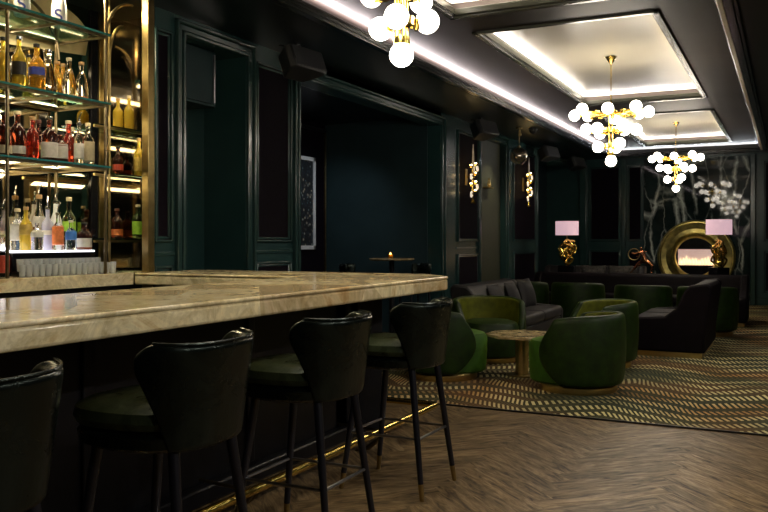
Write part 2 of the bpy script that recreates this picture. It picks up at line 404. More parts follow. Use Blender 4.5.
        if loc: o.location = loc
        if bevel:
            md = o.modifiers.new('edge', 'BEVEL'); md.width = bevel; md.segments = seg; md.limit_method = 'ANGLE'; md.angle_limit = R(40)
        if subsurf:
            md = o.modifiers.new('sub', 'SUBSURF'); md.levels = subsurf; md.render_levels = subsurf
        return o
def tag(o, label, cat, group=None):
    o['label'] = label; o['category'] = cat
    if group: o['group'] = group
    return o
def thing(name, label, cat, loc=(0, 0, 0), rz=0, group=None):
    o = bpy.data.objects.new(name, None); COL.objects.link(o); o.empty_display_size = 0.1
    o.location = loc; o.rotation_euler = (0, 0, rz)
    return tag(o, label, cat, group)
def kids(o): return [c for c in bpy.data.objects if c.parent == o]
def dup(root, loc, rz, label, group=None):
    r = root.copy(); COL.objects.link(r); r.location = loc; r.rotation_euler = (0, 0, rz); r['label'] = label
    if group: r['group'] = group
    for ch in kids(root):
        c = ch.copy(); COL.objects.link(c); c.parent = r
        for g in kids(ch):
            d = g.copy(); COL.objects.link(d); d.parent = c
    return r
def struct(o):
    o['kind'] = 'structure'; return o
TRIM = [0]
def trim(g, mat='trim_green', bevel=0.006, **kw):
    TRIM[0] += 1
    return struct(g.build('trim_%d' % TRIM[0], mat, bevel=bevel, **kw))
def facing(fx, fy): return math.atan2(fx, -fy)

# ------------------------------------------------------------------ camera
cam = bpy.data.cameras.new('camera'); co = bpy.data.objects.new('camera', cam); COL.objects.link(co)
co.location = (0, 0, EYE); co.rotation_euler = (PI / 2, 0, TH)
cam.sensor_width = 36; cam.lens = F / 768 * 36; cam.shift_y = -15 / 768; cam.clip_start = 0.05
S.camera = co
wd = bpy.data.worlds.new('world'); S.world = wd; wd.use_nodes = True
wd.node_tree.nodes['Background'].inputs['Color'].default_value = (0.01, 0.01, 0.012, 1)

# ------------------------------------------------------------------ shell: floor
WX = -4.3
XR, Y0, YB = 4.0, -3.0, 18.0
def build_floor():
    W, n = 0.125, 6
    me = bpy.data.meshes.new('floor'); vs, fs, uvs, pl = [], [], [], []
    c45 = math.sqrt(0.5); gap = 0.0012
    def put(i0, i1, j0, j1, horiz):
        cx, cy = (i0 + i1) / 2 * W, (j0 + j1) / 2 * W
        wx, wy = (cx - cy) * c45, (cx + cy) * c45
        if not (WX - 0.3 < wx < XR + 0.3 and Y0 - 0.3 < wy < 6.5): return
        k = len(vs); r = random.random(); ou, ov = random.random() * 40, random.random() * 40
        for a, b in ((i0 * W + gap, j0 * W + gap), (i1 * W - gap, j0 * W + gap), (i1 * W - gap, j1 * W - gap), (i0 * W + gap, j1 * W - gap)):
            vs.append(((a - b) * c45, (a + b) * c45, 0.0))
            u, v = (a, b) if horiz else (b, a)
            uvs.append((u + ou, v + ov))
        fs.append((k, k + 1, k + 2, k + 3)); pl.append(r)
    rng = 130
    for k in range(-rng, rng):
        for m in range(-14, 14):
            put(k + 2 * n * m, k + 2 * n * m + n, k, k + 1, True)
            put(k, k + 1, k - 2 * n + 1 + 2 * n * m, k - n + 1 + 2 * n * m, False)
    k = len(vs); vs += [(-6.5, Y0 - 0.2, -0.004), (XR + 0.2, Y0 - 0.2, -0.004), (XR + 0.2, YB + 0.2, -0.004), (-6.5, YB + 0.2, -0.004)]
    fs.append((k, k + 1, k + 2, k + 3)); uvs += [(0, 0), (10, 0), (10, 20), (0, 20)]; pl.append(0.0)
    me.from_pydata(vs, [], fs)
    ul = me.uv_layers.new(name='grain')
    for i, p in enumerate(uvs): ul.data[i].uv = p
    at = me.attributes.new('plank', 'FLOAT', 'FACE')
    for i, r in enumerate(pl): at.data[i].value = r
    me.materials.append(M['wood'])
    o = bpy.data.objects.new('floor', me); COL.objects.link(o); struct(o)
build_floor()
cp = G().box(WX + 0.02, XR - 0.02, 6.0, YB - 0.02, 0.001, 0.012).build('carpet', 'carpet', bevel=0.004)
tag(cp, 'patterned lounge carpet in green, brown and gold dashes beyond the wooden floor', 'carpet')
trim(G().box(WX + 0.02, XR - 0.02, 5.985, 6.0, 0.0, 0.013), 'black_metal', 0)

# ------------------------------------------------------------------ shell: walls
D1a, D1b = y_on_wall(184, 4.3), y_on_wall(246, 4.3)      # narrow recess
A2a, A2b = y_on_wall(299, 4.3), y_on_wall(441, 4.3)      # alcove
N3a, N3b = y_on_wall(480, 4.3), y_on_wall(505, 4.3)      # olive recess
N4a = y_on_wall(537, 4.3)
BBa, BBb = 3.22, 4.64                                     # back bar niche
ALX = -6.15
SOF = 3.08
class WallPieces:
    def box(s, *a): struct(G().box(*a).build('wall_left', 'green_paint', bevel=0.004))
w = WallPieces()
w.box(-6.3, WX, Y0, BBa, 0, 3.5)
w.box(-6.3, -4.845, BBa, 5.0, 0, 3.5)
w.box(-4.33, WX, 4.685, 5.0, 0, 3.5)
w.box(-6.3, WX, 5.0, D1a, 0, 3.5)
w.box(-6.3, -4.76, D1a, D1b, 0, 3.5); w.box(-4.76, WX, D1a, D1b, 2.93, 3.5)
w.box(-6.3, WX, D1b, A2a, 0, 3.5)
w.box(-4.5, WX, A2a, A2b, 2.90, 3.5)
w.box(-6.4, WX, A2b, N3a, 0, 3.5)
w.box(-6.4, WX, N3b, N4a, 0, 3.5)
w.box(-4.78, WX, N3a, N3b, 2.93, 3.5); w.box(-5.1, WX, N4a, YB, 2.93, 3.5)
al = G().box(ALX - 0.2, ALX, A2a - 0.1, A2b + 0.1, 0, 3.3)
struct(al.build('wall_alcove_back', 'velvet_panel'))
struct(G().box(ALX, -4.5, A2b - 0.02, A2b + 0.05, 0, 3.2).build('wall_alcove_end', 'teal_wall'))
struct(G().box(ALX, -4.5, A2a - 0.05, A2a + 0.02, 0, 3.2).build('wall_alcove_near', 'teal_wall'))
struct(G().box(ALX - 0.1, -4.3, A2a, A2b, 3.02, 3.2).build('ceiling_alcove', 'soffit'))
struct(G().box(-4.9, -4.385, N3a - 0.05, N3b + 0.05, 0, 3.2).build('wall_recess_olive', 'olive_wall'))
struct(G().box(-5.1, -4.85, N4a - 0.05, YB, 0, 3.2).build('wall_recess_far', 'teal_wall'))
struct(G().box(-6.4, XR + 0.2, YB, YB + 0.2, 0, 3.5).build('wall_back', 'green_paint'))
struct(G().box(XR, XR + 0.2, Y0, YB, 0, 3.5).build('wall_right', 'teal_wall'))
struct(G().box(-6.4, XR + 0.2, Y0 - 0.2, Y0, 0, 3.5).build('wall_front', 'teal_wall'))
# skirting
for i, (a, b) in enumerate(((D1b, A2a), (A2b, N3a), (N3b, N4a))):
    struct(G().box(WX, WX + 0.025, a, b, 0, 0.16).build('baseboard_left_%d' % (i + 1), 'trim_green', bevel=0.006))
struct(G().box(WX, XR, YB - 0.025, YB, 0.012, 0.16).build('baseboard_back', 'trim_green', bevel=0.006))
# opening architraves (stepped)
def architrave(ya, yb, ztop, sides=(1, 1)):
    g = G()
    for (o, wd_, dp) in ((0.0, 0.035, 0.028), (0.035, 0.05, 0.016), (0.085, 0.03, 0.04)):
        if sides[0]: g.box(WX, WX + dp, ya - o - wd_, ya - o, 0, ztop + o + wd_)
        if sides[1]: g.box(WX, WX + dp, yb + o, yb + o + wd_, 0, ztop + o + wd_)
        g.box(WX, WX + dp, ya - o - wd_, yb + o + wd_, ztop + o, ztop + o + wd_)
    trim(g, bevel=0.008)
architrave(D1a, D1b, 2.93); architrave(A2a, A2b, 2.90); architrave(N3a, N3b, 2.93); architrave(N4a, YB - 0.15, 2.93, (1, 0))
# pilaster panels: dark velvet insets inside glossy frames
def frame_x(ya, yb, za, zb, wd_=0.035, dp=0.03):
    g = G()
    for o, d_ in ((0.0, dp), (wd_ * 0.7, dp * 0.5)):
        g.box(WX, WX + d_, ya + o, ya + o + wd_ * 0.6, za + o, zb - o); g.box(WX, WX + d_, yb - o - wd_ * 0.6, yb - o, za + o, zb - o)
        g.box(WX, WX + d_, ya + o, yb - o, za + o, za + o + wd_ * 0.6); g.box(WX, WX + d_, ya + o, yb - o, zb - o - wd_ * 0.6, zb - o)
    trim(g, bevel=0.006)
PAN = [0]
def velvet_x(ya, yb, za, zb):
    PAN[0] += 1
    struct(G().box(WX, WX + 0.006, ya, yb, za, zb).build('wall_panel_left_%d' % PAN[0], 'velvet_panel'))
for ua, ub in ((153, 171), (255, 290), (457, 478), (513, 535)):
    ya, yb = y_on_wall(ua, 4.3), y_on_wall(ub, 4.3)
    frame_x(ya, yb, 1.29, 2.92); velvet_x(ya + 0.02, yb - 0.02, 1.31, 2.90)
    frame_x(ya, yb, 0.25, 1.11); velvet_x(ya + 0.02, yb - 0.02, 0.27, 1.09)
    trim(G().box(WX, WX + 0.012, ya - 0.04, yb + 0.04, 1.185, 1.215), bevel=0.004)
# alcove corner strip, picture rail
trim(G().box(ALX, ALX + 0.03, A2b - 0.05, A2b - 0.02, 0, 2.95), 'antique_brass', 0.004)
trim(G().box(ALX, ALX + 0.03, A2a, A2b - 0.02, 2.90, 2.95), 'black_metal', 0.004)
# recess 1: raised cupboard high up
kb = thing('wall_cupboard', 'small dark green cupboard high up in the narrow recess beside the brass shelving', 'cupboard', (-4.76, 0, 2.45))
ka, kc = D1a + 0.0, D1b - 0.28
G().box(0, 0.34, D1a + 0.005, kc, 0, 0.47).build('body', 'teal_wall', kb, bevel=0.004)
dr = G().box(0.34, 0.355, D1a + 0.03, kc - 0.015, 0.02, 0.45).build('door', 'teal_wall', kb, bevel=0.004)
G().box(0.355, 0.37, kc - 0.05, kc - 0.035, 0.03, 0.44).build('edge_trim', 'steel', dr, bevel=0.002)

# back wall panelling
def xb(u, yy=YB):
    t = (u - 384) / F; d = yy / (CS + SN * t); return d * (-SN + CS * t)
def frame_y(xa, xc, za, zb, wd_=0.04, dp=0.035):
    g = G()
    for o, d_ in ((0.0, dp), (wd_ * 0.7, dp * 0.5)):
        k = wd_ * 0.6
        g.box(xa + o, xa + o + k, YB - d_, YB, za + o, zb - o); g.box(xc - o - k, xc - o, YB - d_, YB, za + o, zb - o)
        g.box(xa + o, xc - o, YB - d_, YB, za + o, za + o + k); g.box(xa + o, xc - o, YB - d_, YB, zb - o - k, zb - o)
    trim(g, bevel=0.006)
for i, (ua, ub) in enumerate(((589, 621), (627, 643))):
    frame_y(xb(ua), xb(ub), 1.29, 2.92); frame_y(xb(ua), xb(ub), 0.25, 1.11)
    struct(G().box(xb(ua) + .02, xb(ub) - .02, YB - 0.008, YB, 1.31, 2.90).build('wall_panel_back_%d' % (2 * i + 1), 'velvet_panel'))
    struct(G().box(xb(ua) + .02, xb(ub) - .02, YB - 0.008, YB, 0.27, 1.09).build('wall_panel_back_%d' % (2 * i + 2), 'velvet_panel'))
for i, xa in enumerate((-0.45, 0.9, 2.3)):
    frame_y(xa, xa + 1.2, 1.29, 2.92); frame_y(xa, xa + 1.2, 0.25, 1.11)
    struct(G().box(xa + .02, xa + 1.18, YB - 0.008, YB, 1.31, 2.90).build('wall_panel_back_%d' % (2 * i + 5), 'velvet_panel'))
    struct(G().box(xa + .02, xa + 1.18, YB - 0.008, YB, 0.27, 1.09).build('wall_panel_back_%d' % (2 * i + 6), 'velvet_panel'))
mb = G().box(xb(644.5), xb(750), YB - 0.09, YB, 0.012, 3.02)
struct(mb.build('wall_marble_chimney_breast', 'marble', bevel=0.004))
trim(G().box(xb(750.5), xb(755.5), YB - 0.11, YB, 0.012, 3.05).box(xb(755.5), xb(757), YB - 0.05, YB, 0.012, 3.05), 'trim_green', 0.01)
trim(G().box(xb(622), xb(626), YB - 0.06, YB, 0.012, 3.05), 'trim_green', 0.015)
trim(G().box(xb(580), xb(587), YB - 0.08, YB, 0.012, 3.05), 'trim_green', 0.015)

# ------------------------------------------------------------------ shell: ceiling
XA, XD = -3.24, -0.46            # tray edges
YT0, YT1 = 0.2, 17.0
TRAY, LIP, COF = 3.150, 3.135, 3.265
XL, XQ = -2.44, -0.995           # coffer opening
COFF = ((1.35, 6.24), (6.88, 11.12), (12.32, 16.32))
c = G()
c.box(-6.4, XA - 0.10, Y0, YB, SOF, 3.5)
c.box(XD + 0.10, XR + 0.2, Y0, YB, SOF, 3.5)
c.box(XA - 0.10, XD + 0.10, Y0, YT0, SOF, 3.5)
c.box(XA - 0.10, XD + 0.10, YT1 + 0.10, YB, SOF, 3.5)
struct(c.build('ceiling', 'soffit'))
FW = 0.06
t = G()
xs = (XA - 0.10, XL - FW, XQ + FW, XD + 0.10)
t.box(xs[0], xs[1], YT0, YT1 + 0.1, TRAY, 3.5); t.box(xs[2], xs[3], YT0, YT1 + 0.1, TRAY, 3.5)
ys = [YT0] + [q for a, b in COFF for q in (a - FW, b + FW)] + [YT1 + 0.1]
for i in range(0, len(ys), 2): t.box(xs[1], xs[2], ys[i], ys[i + 1], TRAY, 3.5)
struct(t.build('ceiling_tray', 'bronze_ceiling'))
for i, (a, b) in enumerate(COFF):
    struct(G().box(XL - FW, XQ + FW, a - FW, b + FW, COF, 3.5).build('ceiling_coffer_%d' % (i + 1), 'coffer_white'))
    g = G()
    for (o0, o1, z0, z1) in ((0.0, 0.012, LIP + 0.01, LIP + 0.068), (0.0, 0.02, LIP + 0.035, LIP + 0.045), (0.0, 0.05, LIP + 0.01, LIP + 0.025), (0.02, 0.07, LIP - 0.004, LIP + 0.03)):
        g.box(XL - o1, XL - o0, a - o1, b + o1, z0, z1); g.box(XQ + o0, XQ + o1, a - o1, b + o1, z0, z1)
        g.box(XL - o1, XQ + o1, a - o1, a - o0, z0, z1); g.box(XL - o1, XQ + o1, b + o0, b + o1, z0, z1)
    trim(g, 'coffer_frame', 0.005)
# tray cornice
def cornice(x, sgn, mat):
    g = G()
    for (o0, o1, z0, z1) in ((-0.02, 0.10, 3.055, 3.07), (0.0, 0.10, 3.04, 3.06), (0.03, 0.10, 3.025, 3.045), (0.075, 0.13, 3.04, 3.10)):
        g.box(x - sgn * o0, x - sgn * o1, YT0, YT1, z0, z1)
    g.box(x + sgn * 0.02, x + sgn * 0.008, YT0, YT1, 3.068, 3.085)
    trim(g, mat, 0.006)
cornice(XA, 1, 'ledge'); cornice(XD, -1, 'ledge')
trim(G().box(XD - 0.004, XD + 0.034, YT0, YT1, 3.020, 3.0395), 'bright_trim', 0.004)  # pale strip paints cove light onto the right cornice edge
g = G()
for (o0, o1, z0, z1) in ((-0.02, 0.10, 3.055, 3.07), (0.0, 0.10, 3.04, 3.06), (0.03, 0.10, 3.025, 3.045)):
    g.box(XA - 0.1, XD + 0.1, YT1 + o0, YT1 + o1, z0, z1)
g.box(XA, XD, YT1 - 0.02, YT1 - 0.008, 3.068, 3.085)
trim(g, 'ledge', 0.006)

# ------------------------------------------------------------------ lights
def area(name, loc, sx, sy, power, col, rot=(0, 0, 0)):
    l = bpy.data.lights.new(name, 'AREA'); l.shape = 'RECTANGLE'; l.size = sx; l.size_y = sy; l.energy = power; l.color = col
    o = bpy.data.objects.new(name, l); COL.objects.link(o); o.location = loc; o.rotation_euler = rot; return o
WARM, COOL = (1.0, 0.83, 0.62), (1.0, 0.93, 0.88)
UP = (PI, 0, 0)
LK = 1.0
TX, TNX, TNY, TY = (0, R(217), 0), (0, R(143), 0), (R(217), 0, 0), (R(143), 0, 0)      # up and inward
for i, (a, b) in enumerate(COFF):
    z = LIP + 0.06
    L = b - a
    area('cove_light', (XL - 0.035, (a + b) / 2, z), 0.04, L, 26 * LK, COOL, TX)
    area('cove_light', (XQ + 0.035, (a + b) / 2, z), 0.04, L, 11 * LK, WARM, TNX)
    area('cove_light', ((XL + XQ) / 2, b + 0.035, z), XQ - XL, 0.04, 14 * LK, COOL, TNY)
    area('cove_light', ((XL + XQ) / 2, a - 0.035, z), XQ - XL, 0.04, 5 * LK, COOL, TY)
area('cove_light', (XA - 0.02, (YT0 + YT1) / 2, 3.082), 0.05, YT1 - YT0 - 0.1, 150 * LK, (1.0, 0.88, 0.88), (0, R(208), 0))
area('cove_light', ((XA + XD) / 2, YT1 + 0.02, 3.082), XD - XA - 0.1, 0.05, 22 * LK, (0.9, 0.95, 1.0), TNY)

# ------------------------------------------------------------------ chandeliers
def make_chandelier(label):
    t = thing('chandelier', label, 'chandelier', (0, 0, 0), 0, 'brass globe chandeliers')      # origin = centre of the lowest globe
    top = COF - 2.16
    G().lathe([(0.012, -0.075), (0.03, -0.05), (0.055, -0.008), (0.06, 0.0)], 20, (0, 0, top)).build('canopy', 'bright_brass', t)
    G().cyl((0, 0, 0.5), (0, 0, top - 0.04), 0.006, seg=10).build('stem', 'bright_brass', t)
    g = G()
    for k in range(4):
        a = PI / 4 + k * PI / 2
        g.cyl((0.026 * math.cos(a), 0.026 * math.sin(a), 0.06), (0.026 * math.cos(a), 0.026 * math.sin(a), 0.53), 0.009, seg=8)
    g.build('column', 'bright_brass', t)
    G().lathe([(0.02, 0.045), (0.042, 0.05), (0.042, 0.085), (0.02, 0.09)], 16).build('socket', 'bright_brass', t)
    G().sphere((0, 0, 0), 0.058).build('globe', 'globe', t)
    for z, rad, n, ph in ((0.162, 0.135, 3, R(190)), (0.337, 0.255, 6, R(-3)), (0.515, 0.38, 8, R(-5))):
        G().lathe([(0.05, z - 0.025), (0.062, z - 0.02), (0.062, z + 0.02), (0.05, z + 0.025)], 16).build('hub', 'bright_brass', t)
        for k in range(n):
            a = ph + 2 * PI * k / n; ca, sa = math.cos(a), math.sin(a)
            q = G().box(0.05, rad - 0.045, -0.012, 0.012, z - 0.03, z - 0.004)
            if rad > 0.2: q.box(rad * 0.45, rad * 0.45 + 0.05, -0.022, 0.022, z - 0.04, z + 0.012)
            q.box(rad - 0.065, rad - 0.045, -0.02, 0.02, z - 0.035, z + 0.02)
            q.move(rz=a).build('arm', 'bright_brass', t, bevel=0.003)
            zz = z + (0.012 if k % 2 else -0.012)
            G().sphere((rad * ca, rad * sa, zz), 0.058).build('globe', 'globe', t)
    return t
CH = ((401.5, 52.5, 3.945), (611, 162, 8.66), (676, 188, 13.5))
def unproj(u, v, d):
    t = (u - 384) / F
    return Vector((d * (-SN + CS * t), d * (CS + SN * t), EYE + (241 - v) / F * d))
ch0 = make_chandelier('brass chandelier of white globes hanging above the bar, cut by the top edge')
ch0.location = unproj(*CH[0]); ch0.location.z = 2.2; ch0.rotation_euler.z = R(95)
dup(ch0, (unproj(*CH[1]).x, unproj(*CH[1]).y, 2.15), R(11), 'middle brass globe chandelier above the green chairs, whole and second in size')
dup(ch0, (unproj(*CH[2]).x, unproj(*CH[2]).y, 2.17), R(7), 'farthest and smallest brass globe chandelier, in front of the marble wall')

# ------------------------------------------------------------------ bar
def arc(cx, cy, r, a0, a1, n=8):
    return [(cx + r * math.cos(R(a0 + (a1 - a0) * i / n)), cy + r * math.sin(R(a0 + (a1 - a0) * i / n))) for i in range(n + 1)]
BX, BI, BY, BYI, BB = -1.98, -2.83, 5.23, 4.50, -4.262
def bar_outline(ins):
    x, y = BX - ins, BY - ins
    c1 = arc(x - 0.12, y - 0.32, 0.12, 0, 45, 5); c2 = arc(x - 0.32, y - 0.12, 0.12, 45, 90, 5)
    return [(x, -1.8 + ins)] + c1 + c2 + [(BB, y), (BB, BYI + ins), (BI + ins, BYI + ins), (BI + ins, -1.8 + ins)]
bar = thing('bar_counter', 'long marble-topped bar counter with a clipped corner, behind the four stools', 'bar')
ct = G().prism(bar_outline(0.0), 1.0525, 1.07).build('countertop', 'onyx', bar, bevel=0.007, seg=3)
ct['label'] = 'honey and cream veined stone countertop'
G().prism(bar_outline(0.003), 0.982, 1.0515).build('countertop_apron', 'onyx', bar, bevel=0.012, seg=3)
bs = G().box(-2.80, -2.63, -1.7, 4.9, 0.0, 0.981)
bs.prism([(-2.63, 4.6), (-2.63, 4.9), (-2.50, 5.02), (-2.62, 5.08), (-4.25, 5.08), (-4.25, 4.6)], 0.0, 0.981)
bs.build('base', 'bar_front', bar, bevel=0.006)
for yy in (0.2, 1.35, 2.5, 3.65, 4.75):
    G().box(-2.63, -2.612, yy - 0.03, yy + 0.03, 0.1, 0.97).build('pilaster_strip', 'bar_front', bar, bevel=0.006)
G().box(-2.63, -2.56, -1.7, 4.9, 0.0, 0.09).build('plinth', 'bar_front', bar, bevel=0.012)
rl = G().tube([(-2.21, -1.6, 0.15)] + [(-2.21, y, 0.15) for y in (0, 1, 2, 3, 4, 5.2)] + [(x_, y_, 0.15) for x_, y_ in arc(-2.25, 5.26, 0.04, 0, 90, 5)] + [(-3.2, 5.30, 0.15), (-4.2, 5.30, 0.15)], 0.0215, 12)
rl.build('foot_rail', 'bright_brass', bar)
for yy in (0.4, 1.75, 3.1, 4.45):
    q = G().tube([(-2.21, yy, 0.135), (-2.25, yy - 0.03, 0.07), (-2.30, yy - 0.02, 0.03), (-2.36, yy, 0.012), (-2.40, yy, 0.0)], 0.009, 8)
    q.tube([(-2.21, yy + 0.05, 0.135), (-2.27, yy + 0.07, 0.08), (-2.36, yy + 0.06, 0.012)], 0.008, 8)
    q.tube([(-2.2, yy, 0.14), (-2.35, yy + .03, 0.14), (-2.56, yy + 0.05, 0.14)], 0.009, 8)
    q.build('rail_bracket', 'antique_brass', bar)

# ------------------------------------------------------------------ bar stools
def make_stool(label):
    t = thing('bar_stool', label, 'bar stool', (0, 0, 0), 0, 'leather bar stools along the bar')
    # local: sitter faces -Y
    G().lathe([(0.02, 0.700), (0.19, 0.700), (0.222, 0.712), (0.234, 0.735), (0.228, 0.765), (0.20, 0.782), (0.10, 0.792), (0.02, 0.794)], 36, (0, -0.045, 0), 1.0, 1.02, 0.72).build('seat', 'leather_seat', t)
    G().lathe([(0.02, 0.640), (0.20, 0.640), (0.226, 0.655), (0.232, 0.690), (0.21, 0.702), (0.02, 0.703)], 36, (0, -0.035, 0), 1.0, 1.0, 0.72).build('seat_base', 'leather', t)
    def lim(q):
        w_ = 54 + 27 * min(1.0, q / 0.72) ** 1.1
        return R(w_ - (15 * ((q - 0.84) / 0.16) ** 2.2 if q > 0.84 else 0))
    def pos(ph, q, inner):
        z = 0.645 + (0.982 - 0.645) * q + 0.010 * q * (abs(ph) / R(80)) ** 2
        k = 0.042 if inner else 0.0
        rx, ry = 0.218 + 0.040 * q - k, 0.232 + 0.042 * q - k
        sp, cp_ = math.sin(ph), math.cos(ph)
        x = rx * math.copysign(abs(sp) ** 0.72, sp); y = ry * math.copysign(abs(cp_) ** 0.72, cp_)
        return (x, y, z)
    bk = G().shell(pos, lim, 44, 14).build('backrest', 'leather', t, subsurf=1)
    pts = []
    for i in range(31):
        ph = lim(1.0) * (i / 15 - 1); p = Vector(pos(ph, 1.0, 0)); q_ = Vector(pos(ph, 1.0, 1)); pts.append(((p * 0.8 + q_ * 0.2)) + Vector((0, 0, 0.001)))
    G().tube(pts, 0.0045, 8).build('piping', 'leather', bk)
    tops = {}
    for sx in (-1, 1):
        for sy in (-1, 1):
            p0 = Vector((sx * 0.150, sy * 0.150, 0.66)); p1 = Vector((sx * 0.205, sy * 0.235, 0.0))
            m = p0.lerp(p1, 0.875)
            lg = G().cyl(p0, m, 0.019, 0.0145, 12).build('leg', 'leg_black', t)
            G().cyl(m, p1, 0.0148, 0.012, 12).build('foot_cap', 'brass', lg)['label'] = 'brass foot cap'
            tops[(sx, sy)] = p0.lerp(p1, 0.55)
    a = [tops[(-1, -1)], tops[(1, -1)], tops[(1, 1)], tops[(-1, 1)]]
    for i in range(4):
        G().cyl(a[i], a[(i + 1) % 4], 0.0075, seg=8).build('footrest', 'steel', t)
    return t
SX = -1.865
st = make_stool('black leather bar stool nearest the camera, only its backrest in view at the edge')
fz = facing(-1, 0)
st.location = (SX, 1.30, 0); st.rotation_euler.z = fz
dup(st, (SX, 2.12, 0), fz + 0.04, 'second bar stool from the camera, green leather seat seen from the side')
dup(st, (SX, 3.0, 0), fz, 'third bar stool from the camera, between the second and the last one')
dup(st, (SX, 3.94, 0), fz - 0.03, 'last bar stool at the far end of the bar, its brass foot caps in view')

# ------------------------------------------------------------------ back bar
bb = thing('backbar_counter', 'pale stone counter under the bottle shelves, with a dark cabinet', 'counter')
G().box(-4.83, -4.26, 2.2, 4.4985, 0.984, 1.07).box(-4.83, -4.43, 4.4986, 4.96, 0.984, 1.07).build('countertop', 'onyx', bb, bevel=0.003)
G().box(-4.83, -4.30, 2.2, 4.49, 0.0, 0.983).box(-4.83, -4.43, 4.4901, 4.96, 0.0, 0.983).build('cabinet', 'bar_front', bb, bevel=0.004)
un = thing('brass_shelving', 'tall brass shelving with glass shelves and mirrors behind the bar', 'shelving')
for yy in (3.27, 4.585):
    G().box(-4.235, -4.17, yy - 0.033, yy + 0.033, 0.0, SOF).build('post', 'brass', un, bevel=0.005)
G().box(-4.84, -4.82, 3.23, 4.99, 1.08, SOF).build('back_mirror', 'mirror', un)
G().box(-4.82, -4.43, 4.965, 4.99, 1.08, SOF).build('side_mirror', 'mirror', un)
SHZ = (2.756, 2.272, 1.826)
for yy in (3.46, 4.265):
    for xx in (-4.30, -4.785):
        G().cyl((xx, yy, 1.07), (xx, yy, SOF), 0.011, seg=10).build('rod', 'antique_brass', un)
G().cyl((-4.45, 4.45, 1.07), (-4.45, 4.45, SOF), 0.010, seg=10).build('rod', 'brass', un)
G().box(-4.82, -4.80, 4.70, 4.75, 1.08, SOF).build('mirror_strip', 'brass', un, bevel=0.004)
G().box(-4.8195, -4.805, 4.62, 4.69, 1.08, SOF).build('dark_strip', 'black_gloss', un, bevel=0.002)
for z in SHZ:
    sh = G().box(-4.795, -4.282, 3.33, 4.285, z - 0.013, z).build('shelf', 'g_shelf', un)
    G().box(-4.2815, -4.274, 3.33, 4.285, z - 0.013, z).box(-4.795, -4.274, 4.2855, 4.292, z - 0.013, z).build('glass_edge', 'glass_edge', sh)
    g = G()
    for xx in (-4.30, -4.785): g.box(xx - 0.009, xx + 0.009, 3.37, 4.275, z - 0.030, z - 0.0135)
    for yy in (3.46, 3.86, 4.265): g.box(-4.785, -4.30, yy - 0.009, yy + 0.009, z - 0.030, z - 0.0135)
    g.build('shelf_rail', 'antique_brass', un)
for z in (2.15, 1.80, 1.32):
    G().box(-4.78, -4.46, 4.31, 4.955, z - 0.012, z).build('side_shelf', 'g_shelf', un)
    G().box(-4.465, -4.447, 4.31, 4.955, z - 0.03, z - 0.0125).build('side_rail', 'brass', un)
# cream-gold panel painted in for the mirror's ceiling reflection, and brass arches
for z in (2.55, 2.13, 1.78): area('shelf_light', (-4.475, 4.63, z - 0.04), 0.05, 0.5, 0.9, (1.0, 0.82, 0.50), (0, R(28), 0))  # fill strips added to brighten the side bay
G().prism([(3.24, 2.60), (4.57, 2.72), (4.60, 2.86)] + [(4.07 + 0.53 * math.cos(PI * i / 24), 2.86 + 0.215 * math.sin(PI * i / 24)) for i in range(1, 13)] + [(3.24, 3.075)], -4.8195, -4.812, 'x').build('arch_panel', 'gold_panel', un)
area('shelf_light', (-4.42, 3.95, 3.04), 0.05, 1.0, 40.0, (1.0, 0.82, 0.50), (0, R(-50), 0))  # fill added to brighten the painted reflection panel
def half(cx, cz, r, n=14, flip=1, x=-4.31, full=False):
    return [(x, cx + flip * r * math.cos(PI * (i / n) * (1 if full else 0.5)), cz + r * math.sin(PI * (i / n) * (1 if full else 0.5))) for i in range(n + 1)]
G().tube([(-4.45, 4.45, 2.3)] + [(-4.45 + 0.0, 4.45 + 0.14 * (1 - math.cos(PI / 2 * i / 10)), 2.62 + 0.28 * math.sin(PI / 2 * i / 10)) for i in range(11)], 0.012, 8).build('arch', 'brass', un)
G().tube(half(3.86, 2.62, 0.40, 20, 1, -4.755, True), 0.012, 8).build('arch', 'antique_brass', un)
G().tube([(-4.30, 4.265, 2.72)] + [(-4.30, 4.265 + 0.26 * (1 - math.cos(PI / 2 * i / 10)), 2.72 + 0.30 * math.sin(PI / 2 * i / 10)) for i in range(11)], 0.012, 8).build('arch', 'antique_brass', un)
for z in SHZ:  # fill strips added under each shelf to lighten the bottles
    area('shelf_light', (-4.765, 3.85, z - 0.035), 0.05, 0.8, 1.2, (1.0, 0.82, 0.50), (0, R(-25), 0))
    area('shelf_light', (-4.312, 3.85, z - 0.034), 0.05, 0.8, 2.2, (1.0, 0.86, 0.60), (0, R(28), 0))
# lit riser
RZ = 1.235
ri = thing('bottle_riser', 'black riser with a white lit top under the bottles on the counter', 'riser', (0, 0, 1.071))
G().box(-4.77, -4.47, 3.63, 4.335, 0.0, 0.152).build('box', 'black_gloss', ri, bevel=0.004)
G().box(-4.768, -4.472, 3.632, 4.333, 0.1525, RZ - 1.071).build('lit_top', 'acrylic', ri, bevel=0.003)

